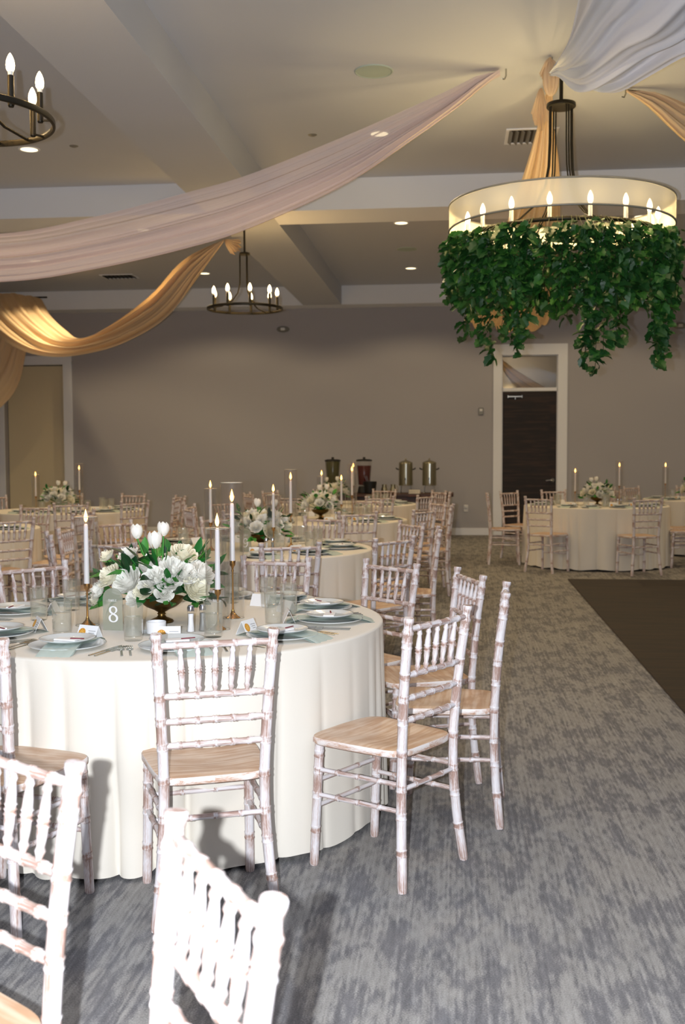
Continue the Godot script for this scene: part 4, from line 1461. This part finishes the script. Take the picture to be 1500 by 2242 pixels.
# ---------------------------------------------------------------- service table
func service_table() -> void:
	var D := 18.2
	var t := thing("service_table", "long dark wooden drinks table against the far wall", "table", Vector3(-1.25, 0, -D))
	var b := MB.new()
	b.box(Vector3(2.4, 0.05, 0.7), at(0, 0.735, 0), 0.008)
	part("tabletop", b.mesh(), M.walnut, t)
	for x in [-1.1, 1.1]:
		for z in [-0.28, 0.28]:
			b = MB.new()
			b.box(Vector3(0.06, 0.71, 0.06), at(x, 0.355, z), 0.006)
			part("leg", b.mesh(), M.walnut, t)
	b = MB.new()
	b.box(Vector3(2.2, 0.09, 0.5), at(0, 0.665, 0), 0.004)
	part("apron", b.mesh(), M.walnut, t)
	for q in [[-0.86, "tall steel coffee urn standing next to the metal pitchers"], [-0.46, "tall steel coffee urn standing at the bare end of the drinks table"]]:
		var u := thing("coffee_urn", q[1], "coffee urn", Vector3(q[0], 0.76, -D), 0.0, "coffee urns")
		b = MB.new()
		b.lathe([Vector2(0, 0.13), Vector2(0.115, 0.13), Vector2(0.120, 0.135), Vector2(0.118, 0.30), Vector2(0.115, 0.50), Vector2(0.112, 0.51)], 36)
		part("body", b.mesh(), M.urn, u)
		b = MB.new()
		b.lathe([Vector2(0.118, 0.505), Vector2(0.118, 0.515), Vector2(0.10, 0.53), Vector2(0.045, 0.55), Vector2(0.014, 0.556), Vector2(0.010, 0.565), Vector2(0.016, 0.577), Vector2(0.010, 0.59), Vector2(0, 0.592)], 36)
		part("lid", b.mesh(), M.urn, u)
		for k in 4:
			var a := TAU * (k + 0.5) / 4.0
			b = MB.new()
			b.tube([Vector3(sin(a) * 0.105, 0.14, cos(a) * 0.105), Vector3(sin(a) * 0.12, 0.06, cos(a) * 0.12), Vector3(sin(a) * 0.128, 0.0, cos(a) * 0.128)], [0.011, 0.009, 0.012], 8)
			part("leg", b.mesh(), M.steel, u)
		for x in [-1.0, 1.0]:
			b = MB.new()
			b.tube([Vector3(x * 0.112, 0.40, 0), Vector3(x * 0.15, 0.41, 0), Vector3(x * 0.165, 0.43, 0)], 0.011, 8)
			part("side_handle", b.mesh(), M.black, u)
		b = MB.new()
		b.tube([Vector3(0, 0.17, 0.115), Vector3(0, 0.17, 0.16), Vector3(0, 0.14, 0.17)], 0.011, 8)
		b.tube([Vector3(0, 0.17, 0.15), Vector3(0, 0.23, 0.155)], 0.008, 8)
		part("tap", b.mesh(), M.chrome, u)
		b = MB.new()
		b.box(Vector3(0.018, 0.04, 0.014), at(0, 0.245, 0.155), 0.004)
		part("tap_lever", b.mesh(), M.black, u)
		b = MB.new()
		b.box(Vector3(0.010, 0.34, 0.004), at(0.012, 0.33, 0.121), 0.001)
		part("gauge_tube", b.mesh(), M.steel, u)
	for q in [[-2.11, M.lemonade, 0.42, "tall drinks dispenser holding pale olive lemonade"], [-1.57, M.punch, 0.34, "tall drinks dispenser holding dark red punch"]]:
		var u := thing("drinks_dispenser", q[3], "dispenser", Vector3(q[0], 0.76, -D), 0.0, "drinks dispensers")
		b = MB.new()
		b.lathe([Vector2(0, 0.0), Vector2(0.11, 0.0), Vector2(0.115, 0.01), Vector2(0.10, 0.10), Vector2(0.09, 0.12), Vector2(0, 0.12)], 32)
		part("stand", b.mesh(), M.black, u)
		b = MB.new()
		b.lathe([Vector2(0, 0.121), Vector2(0.093, 0.121), Vector2(0.105, 0.14), Vector2(0.135, 0.545), Vector2(0.132, 0.548), Vector2(0.102, 0.145), Vector2(0.0, 0.127)], 40)
		part("jar", b.mesh(), M.glass, u)
		b = MB.new()
		b.lathe([Vector2(0, 0.129), Vector2(0.099, 0.146), Vector2(0.099 + q[2] * 0.072, 0.13 + q[2]), Vector2(0, 0.13 + q[2])], 40)
		part("drink", b.mesh(), q[1], u)
		b = MB.new()
		b.lathe([Vector2(0.138, 0.545), Vector2(0.140, 0.565), Vector2(0.10, 0.578), Vector2(0.03, 0.582), Vector2(0.018, 0.59), Vector2(0.026, 0.605), Vector2(0.016, 0.615), Vector2(0, 0.617)], 36)
		part("lid", b.mesh(), M.black, u)
		b = MB.new()
		b.tube([Vector3(0, 0.17, 0.10), Vector3(0, 0.17, 0.15), Vector3(0, 0.14, 0.16)], 0.010, 8)
		part("tap", b.mesh(), M.black, u)
	var ib := thing("ice_bucket", "dark ice bucket with steel tongs beside the red punch", "ice bucket", Vector3(-1.45, 0.76, -D + 0.22))
	b = MB.new()
	b.lathe([Vector2(0, 0), Vector2(0.085, 0), Vector2(0.09, 0.01), Vector2(0.112, 0.20), Vector2(0.108, 0.205), Vector2(0.10, 0.19), Vector2(0.08, 0.012), Vector2(0, 0.01)], 32)
	part("bucket", b.mesh(), M.black, ib)
	b = MB.new()
	b.tube([Vector3(-0.02, 0.10, 0.0), Vector3(-0.09, 0.30, 0.01)], 0.005, 6)
	b.tube([Vector3(0.0, 0.10, 0.02), Vector3(-0.06, 0.30, 0.03)], 0.005, 6)
	part("tongs", b.mesh(), M.chrome, ib)
	for q in [[-1.22, "small steel cream pitcher between ice bucket and coffee urn"], [-1.07, "small steel cream pitcher close to the coffee urn"]]:
		var u := thing("cream_pitcher", q[1], "pitcher", Vector3(q[0], 0.76, -D + 0.1), 0.0, "steel cream pitchers")
		b = MB.new()
		b.lathe([Vector2(0, 0), Vector2(0.045, 0), Vector2(0.055, 0.03), Vector2(0.05, 0.08), Vector2(0.036, 0.115), Vector2(0.042, 0.15), Vector2(0.039, 0.15), Vector2(0.033, 0.115), Vector2(0, 0.10)], 24)
		part("body", b.mesh(), M.urn, u)
		b = MB.new()
		b.tube([Vector3(0.037, 0.13, 0), Vector3(0.075, 0.12, 0), Vector3(0.078, 0.07, 0), Vector3(0.05, 0.04, 0)], 0.005, 6)
		part("handle", b.mesh(), M.urn, u)
	var st := MB.new()
	for k in 5:
		st.box(Vector3(0.19, 0.012, 0.14), turned(Vector3.UP, k * 1.5 - 3.0, Vector3(0, 0.006 + k * 0.0125, 0)), 0.005)
	single("folded_napkins", st.mesh(), M.cloth, "low stack of folded cream napkins before the coffee urns", "napkins", Vector3(-0.70, 0.76, -D + 0.26))


# ---------------------------------------------------------------- scene
func _ready() -> void:
	rng.seed = 5
	var cam := Camera3D.new()
	cam.name = "camera"
	add_child(cam)
	cam.position = Vector3(0, 1.46, 0)
	cam.rotation = Vector3(-atan(131.0 / 2340.0), atan(250.0 / 2340.0), -0.004)
	cam.fov = rad_to_deg(2.0 * atan(1121.0 / 2340.0))
	cam.near = 0.05
	cam.far = 100.0
	cam.current = true
	var lens := CameraAttributesPhysical.new()
	lens.frustum_focal_length = 37.6
	lens.frustum_focus_distance = 3.9
	lens.exposure_aperture = 5.0
	cam.attributes = lens
	cam.fov = rad_to_deg(2.0 * atan(1121.0 / 2340.0))

	var we := WorldEnvironment.new()
	we.name = "environment"
	var env := Environment.new()
	env.background_mode = Environment.BG_COLOR
	env.background_color = Color(0, 0, 0)
	env.tonemap_mode = Environment.TONE_MAPPER_LINEAR
	env.tonemap_exposure = 1.0
	env.sdfgi_enabled = true
	env.ssao_enabled = true
	env.ssil_enabled = true
	we.environment = env
	add_child(we)

	# the photographer's flash, a hand's breadth to the left of the lens
	var flash := lamp(self, Vector3(-0.098, 1.46, 0.01), 17.0, Color(0.95, 0.97, 1.0), 0.01)
	flash.name = "camera_flash"

	make_materials()
	build_room()
	downlights()

	# tables: centre, chairs' angles round them
	var ring := [22.0, 53.0, 90.0, 120.0, 163.0, 200.0, 241.0, 270.0, 297.0, 335.0]
	round_table(-1.217, 4.352, "round table under a pale floor-length cloth, carrying sign number eight", [20.0], 81)
	round_table(-1.52, 7.65, "round table under a pale floor-length cloth, carrying sign number nine", [], 82)
	round_table(-1.42, 11.0, "round table under a pale cloth, between table nine and the unnumbered table by the drinks", [], 83)
	round_table(-1.45, 14.35, "unnumbered round table under a pale cloth in front of the drinks table", [], 84)
	round_table(-4.79, 9.45, "round table under a pale cloth in front of table number fifteen", [], 85)
	round_table(-4.72, 12.6, "round table under a pale floor-length cloth, carrying sign number fifteen", [], 86)
	var t6 := [-90.0, -37.0, 18.0, 76.0, 104.0, 166.0, 198.0, 231.0]
	round_table(1.79, 14.05, "round table under a pale floor-length cloth, carrying sign number six", [], 87)
	var te := [-112.0, -78.0, -8.0, 30.0, 80.0, 130.0, 180.0, 222.0]
	round_table(3.62, 15.9, "round table under a pale cloth beyond table number six", [], 88)

	# chairs of table eight, each as it stands
	var kind := "whitewashed chiavari chair "
	chair(-0.726, 3.158, 22, kind + "with its back to us, square before table eight's salt shakers")
	chair(-0.057, 3.613, 57.5, kind + "turned half away with its whole honey seat bare, beside table eight")
	chair(0.200, 4.296, 87, kind + "seen edge-on between table eight and the open carpet")
	chair(0.062, 4.86, 108, kind + "just behind the edge-on chair beside table eight")
	chair(-0.323, 5.285, 138, kind + "at table eight facing us past the stacked plates")
	chair(-0.937, 5.488, 171, kind + "facing us across table eight, behind the tall glass cylinder")
	chair(-2.098, 5.098, 229, kind + "facing us across table eight behind the tumblers by the first candle")
	chair(-1.49, 3.02, 345, kind + "between table eight and the nearby spindled chair back")
	chair(-2.57, 4.55, 262, kind + "at table eight on the side away from the dance floor", "hidden chairs of table eight")
	chair(-2.40, 3.67, 300, kind + "at table eight on the side away from the dance floor", "hidden chairs of table eight")
	# two chairs of the table behind the photographer
	chair(-0.815, 1.886, 147, kind + "close by, its spindled back before table eight's front plates")
	chair(-0.320, 1.405, 124, kind + "bleached by the flash, its shadow on the carpet and tablecloth")
	var sides := {22.0: "backing away from the far wall", 53.0: "away from the shaded window", 90.0: "on the dance-floor side", 120.0: "between dance floor and far wall", 163.0: "backing on the far wall, dance-floor end", 200.0: "backing on the far wall, window end",
		241.0: "at the shaded window's corner", 270.0: "on the side off the dance floor", 297.0: "away from dance floor and far wall", 335.0: "backing off the far wall, window end"}
	var own := {"at table six": {-90.0: "side-on at table six, facing away from the urns", -37.0: "backing on the dance floor, at table six near the dark door", 18.0: "backing on the dance floor, before table six's sign", 76.0: "side-on at table six, far from the dark door", 231.0: "between table six and the dark door"},
		"at table nine": {22.0: "with its back to table eight's tall candle, at table nine", 53.0: "at table nine, its back towards the bare honey seat", 90.0: "seen edge-on at table nine beside the open carpet"}}
	for q in [[-1.52, 7.65, ring, "at table nine"], [-1.42, 11.0, ring, "at the table behind table nine"], [-1.45, 14.35, ring, "at the table before the drinks"], [-4.79, 9.45, ring, "at the table before table fifteen"], [-4.72, 12.6, ring, "at table fifteen"], [1.79, 14.05, t6, "at table six"], [3.62, 15.9, te, "at the table beyond table six"]]:
		for a in q[2]:
			var jig := rng.randf_range(-4.0, 4.0)
			var r := deg_to_rad(a)
			var rad := 1.365 + rng.randf_range(-0.015, 0.05)
			var which: String = own.get(q[3], {}).get(a, "pulled up " + q[3])
			if q[2] == ring and which.begins_with("pulled"):
				which = q[3] + ", " + sides[a]
			chair(q[0] + sin(r) * rad, q[1] - cos(r) * rad, a + jig, "chiavari chair " + which, "chiavari chairs " + q[3])

	# table settings
	make_dinnerware()
	for q in [[-14.0, "before the frosted sign"], [-49.0, "near the nearby spindled chair"], [19.0, "before the salt shakers"], [54.0, "at the bare honey seat"], [88.0, "at the edge-on chair"], [117.0, "behind the edge-on chair"], [143.0, "beyond the stacked plates"], [171.0, "behind the tallest glass cylinder"], [230.0, "behind the lone first candle"], [262.0, "away from the open carpet"]]:
		setting(-1.217, 4.352, q[0], "on table eight, " + q[1], true, q[0] > 40.0)
	for a in [20.0, 53.0, 88.0, 120.0, 160.0, 200.0, 240.0, 297.0, 335.0]:
		setting(-1.52, 7.65, a, "on table nine", false)
	for a in [20.0, 53.0, 88.0, 120.0, 160.0, 200.0, 270.0, 335.0]:
		setting(-1.42, 11.0, a, "on the table behind table nine", false)
	for a in [20.0, 53.0, 88.0, 120.0]:
		setting(-1.45, 14.35, a, "on the table before the drinks", false)
	for a in [20.0, 53.0, 88.0]:
		setting(-4.79, 9.45, a, "on the table before table fifteen", false)
	for a in [0.0, 30.0, 60.0, 92.0, 130.0, 330.0]:
		setting(-4.72, 12.6, a, "on table fifteen", false)
	for a in [-88.0, -37.0, -12.0, 18.0, 50.0, 76.0, 231.0]:
		setting(1.79, 14.05, a, "on table six", false)
	for a in [-100.0, -62.0, -20.0]:
		setting(3.62, 15.9, a, "on the table beyond table six", false)

	# centrepieces
	var blooms := [[-0.174, 0.206, 0.135, 0.038], [-0.096, 0.19, 0.151, 0.046], [-0.231, 0.145, 0.112, 0.03], [-0.249, 0.104, 0.095, 0.02], [0.094, 0.239, 0.13, 0.042], [0.074, 0.191, 0.153, 0.038], [0.119, 0.293, 0.09, 0.04], [0.142, 0.219, 0.142, 0.038], [0.195, 0.216, 0.10, 0.04], [0.181, 0.161, 0.131, 0.042], [-0.003, 0.183, 0.157, 0.034], [-0.112, 0.288, 0.09, 0.03], [-0.206, 0.28, 0.07, 0.024], [0.051, 0.139, 0.152, 0.028], [-0.069, 0.123, 0.149, 0.028], [-0.029, 0.151, 0.155, 0.03], [0.029, 0.215, 0.157, 0.03], [-0.05, 0.24, 0.0, 0.042], [0.06, 0.26, -0.04, 0.04], [-0.13, 0.20, -0.1, 0.04], [0.1, 0.19, -0.13, 0.042], [0.0, 0.17, -0.16, 0.04]]
	var tul := [[-0.092, 0.375, 0.02, 0.025], [-0.015, 0.342, 0.03, 0.030], [0.012, 0.385, 0.0, 0.025]]
	arrangement(Vector3(-1.205, TOP, -4.26), 0.0, "white roses and tulips in a bronze footed bowl on table eight", blooms, tul, 101, 190)
	var far_blooms := []
	var rg := RandomNumberGenerator.new()
	rg.seed = 12
	for k in 24:
		var a := TAU * k * 0.381966
		var e := 0.15 + 1.15 * (k / 24.0)
		far_blooms.append([sin(a) * cos(e) * 0.21, 0.12 + sin(e) * 0.14, cos(a) * cos(e) * 0.19, rg.randf_range(0.032, 0.046)])
	var far_tul := [[-0.05, 0.34, 0.05, 0.026], [0.09, 0.33, 0.03, 0.026]]
	var proto := arrangement(Vector3(-1.40, TOP, -7.58), 0.6, "white roses and tulips in a bronze footed bowl on table nine", far_blooms, far_tul, 102, 64)
	for q in [[-1.40, 10.95, "white roses in a bronze footed bowl on the table behind table nine", 2.1], [-1.66, 14.3, "white roses in a bronze footed bowl on the table before the drinks", 3.0], [-4.80, 12.5, "white roses in a bronze footed bowl on table fifteen", 1.2], [1.80, 14.0, "white roses in a bronze footed bowl on table six", 4.0], [3.44, 15.9, "white roses in a bronze footed bowl on the table beyond table six", 5.0], [-4.79, 9.45, "white roses in a bronze footed bowl on the table before table fifteen", 0.3]]:
		copy(proto, "flower_centrepiece", Vector3(q[0], TOP, -q[1]), q[3], q[2])

	# candles: x, distance, height of the taper's foot, glass height
	for q in [[-1.483, 4.157, 0.166, 0.44, "beside the frosted sign"], [-0.932, 4.10, 0.155, 0.40, "beside the salt shakers"], [-0.935, 4.394, 0.238, 0.57, "tallest of the three"]]:
		candle(q[0], q[1], q[2], q[3], "on table eight, " + q[4])
	for q in [[-1.74, 7.45, 0.195, 0.44], [-1.27, 7.35, 0.17, 0.40], [-1.21, 7.75, 0.245, 0.57]]:
		candle(q[0], q[1], q[2], q[3], "on table nine")
	for q in [[-1.43, 11.3, 0.20, 0.44], [-1.17, 10.85, 0.16, 0.40], [-1.08, 11.05, 0.245, 0.57]]:
		candle(q[0], q[1], q[2], q[3], "on the table behind table nine")
	for q in [[-1.37, 14.2, 0.245, 0.57]]:
		candle(q[0], q[1], q[2], q[3], "on the table before the drinks")
	for q in [[-5.10, 12.55, 0.17, 0.44], [-4.55, 12.55, 0.245, 0.57]]:
		candle(q[0], q[1], q[2], q[3], "on table fifteen")
	for q in [[1.53, 14.1, 0.17, 0.44], [2.09, 14.1, 0.245, 0.57]]:
		candle(q[0], q[1], q[2], q[3], "on table six")
	for q in [[3.01, 15.9, 0.22, 0.46]]:
		candle(q[0], q[1], q[2], q[3], "on the table beyond table six")

	# signs, shakers, cups
	table_number(-1.34, 4.046, -0.12, "8", "on table eight")
	table_number(-1.47, 7.35, -0.1, "9", "on table nine")
	table_number(-4.64, 12.1, -0.1, "15", "on table fifteen")
	table_number(1.86, 13.6, 0.05, "6", "on table six")
	shakers(-1.024, 4.03, "on table eight")
	shakers(-1.31, 7.28, "on table nine")
	shakers(-1.20, 10.6, "on the table behind table nine")
	shakers(-4.45, 12.1, "on table fifteen")
	shakers(2.0, 13.6, "on table six")
	sugar_cup(-1.149, 3.985, "before the bronze flower bowl on table eight")

	service_table()
	candle_chandelier(-2.29, 11.54, "iron ring chandelier hanging from the beam crossing in front of the far wall")
	candle_chandelier(-2.29, 4.87, "iron ring chandelier high up beside table eight")
	drum_chandelier()
	build_drapes()
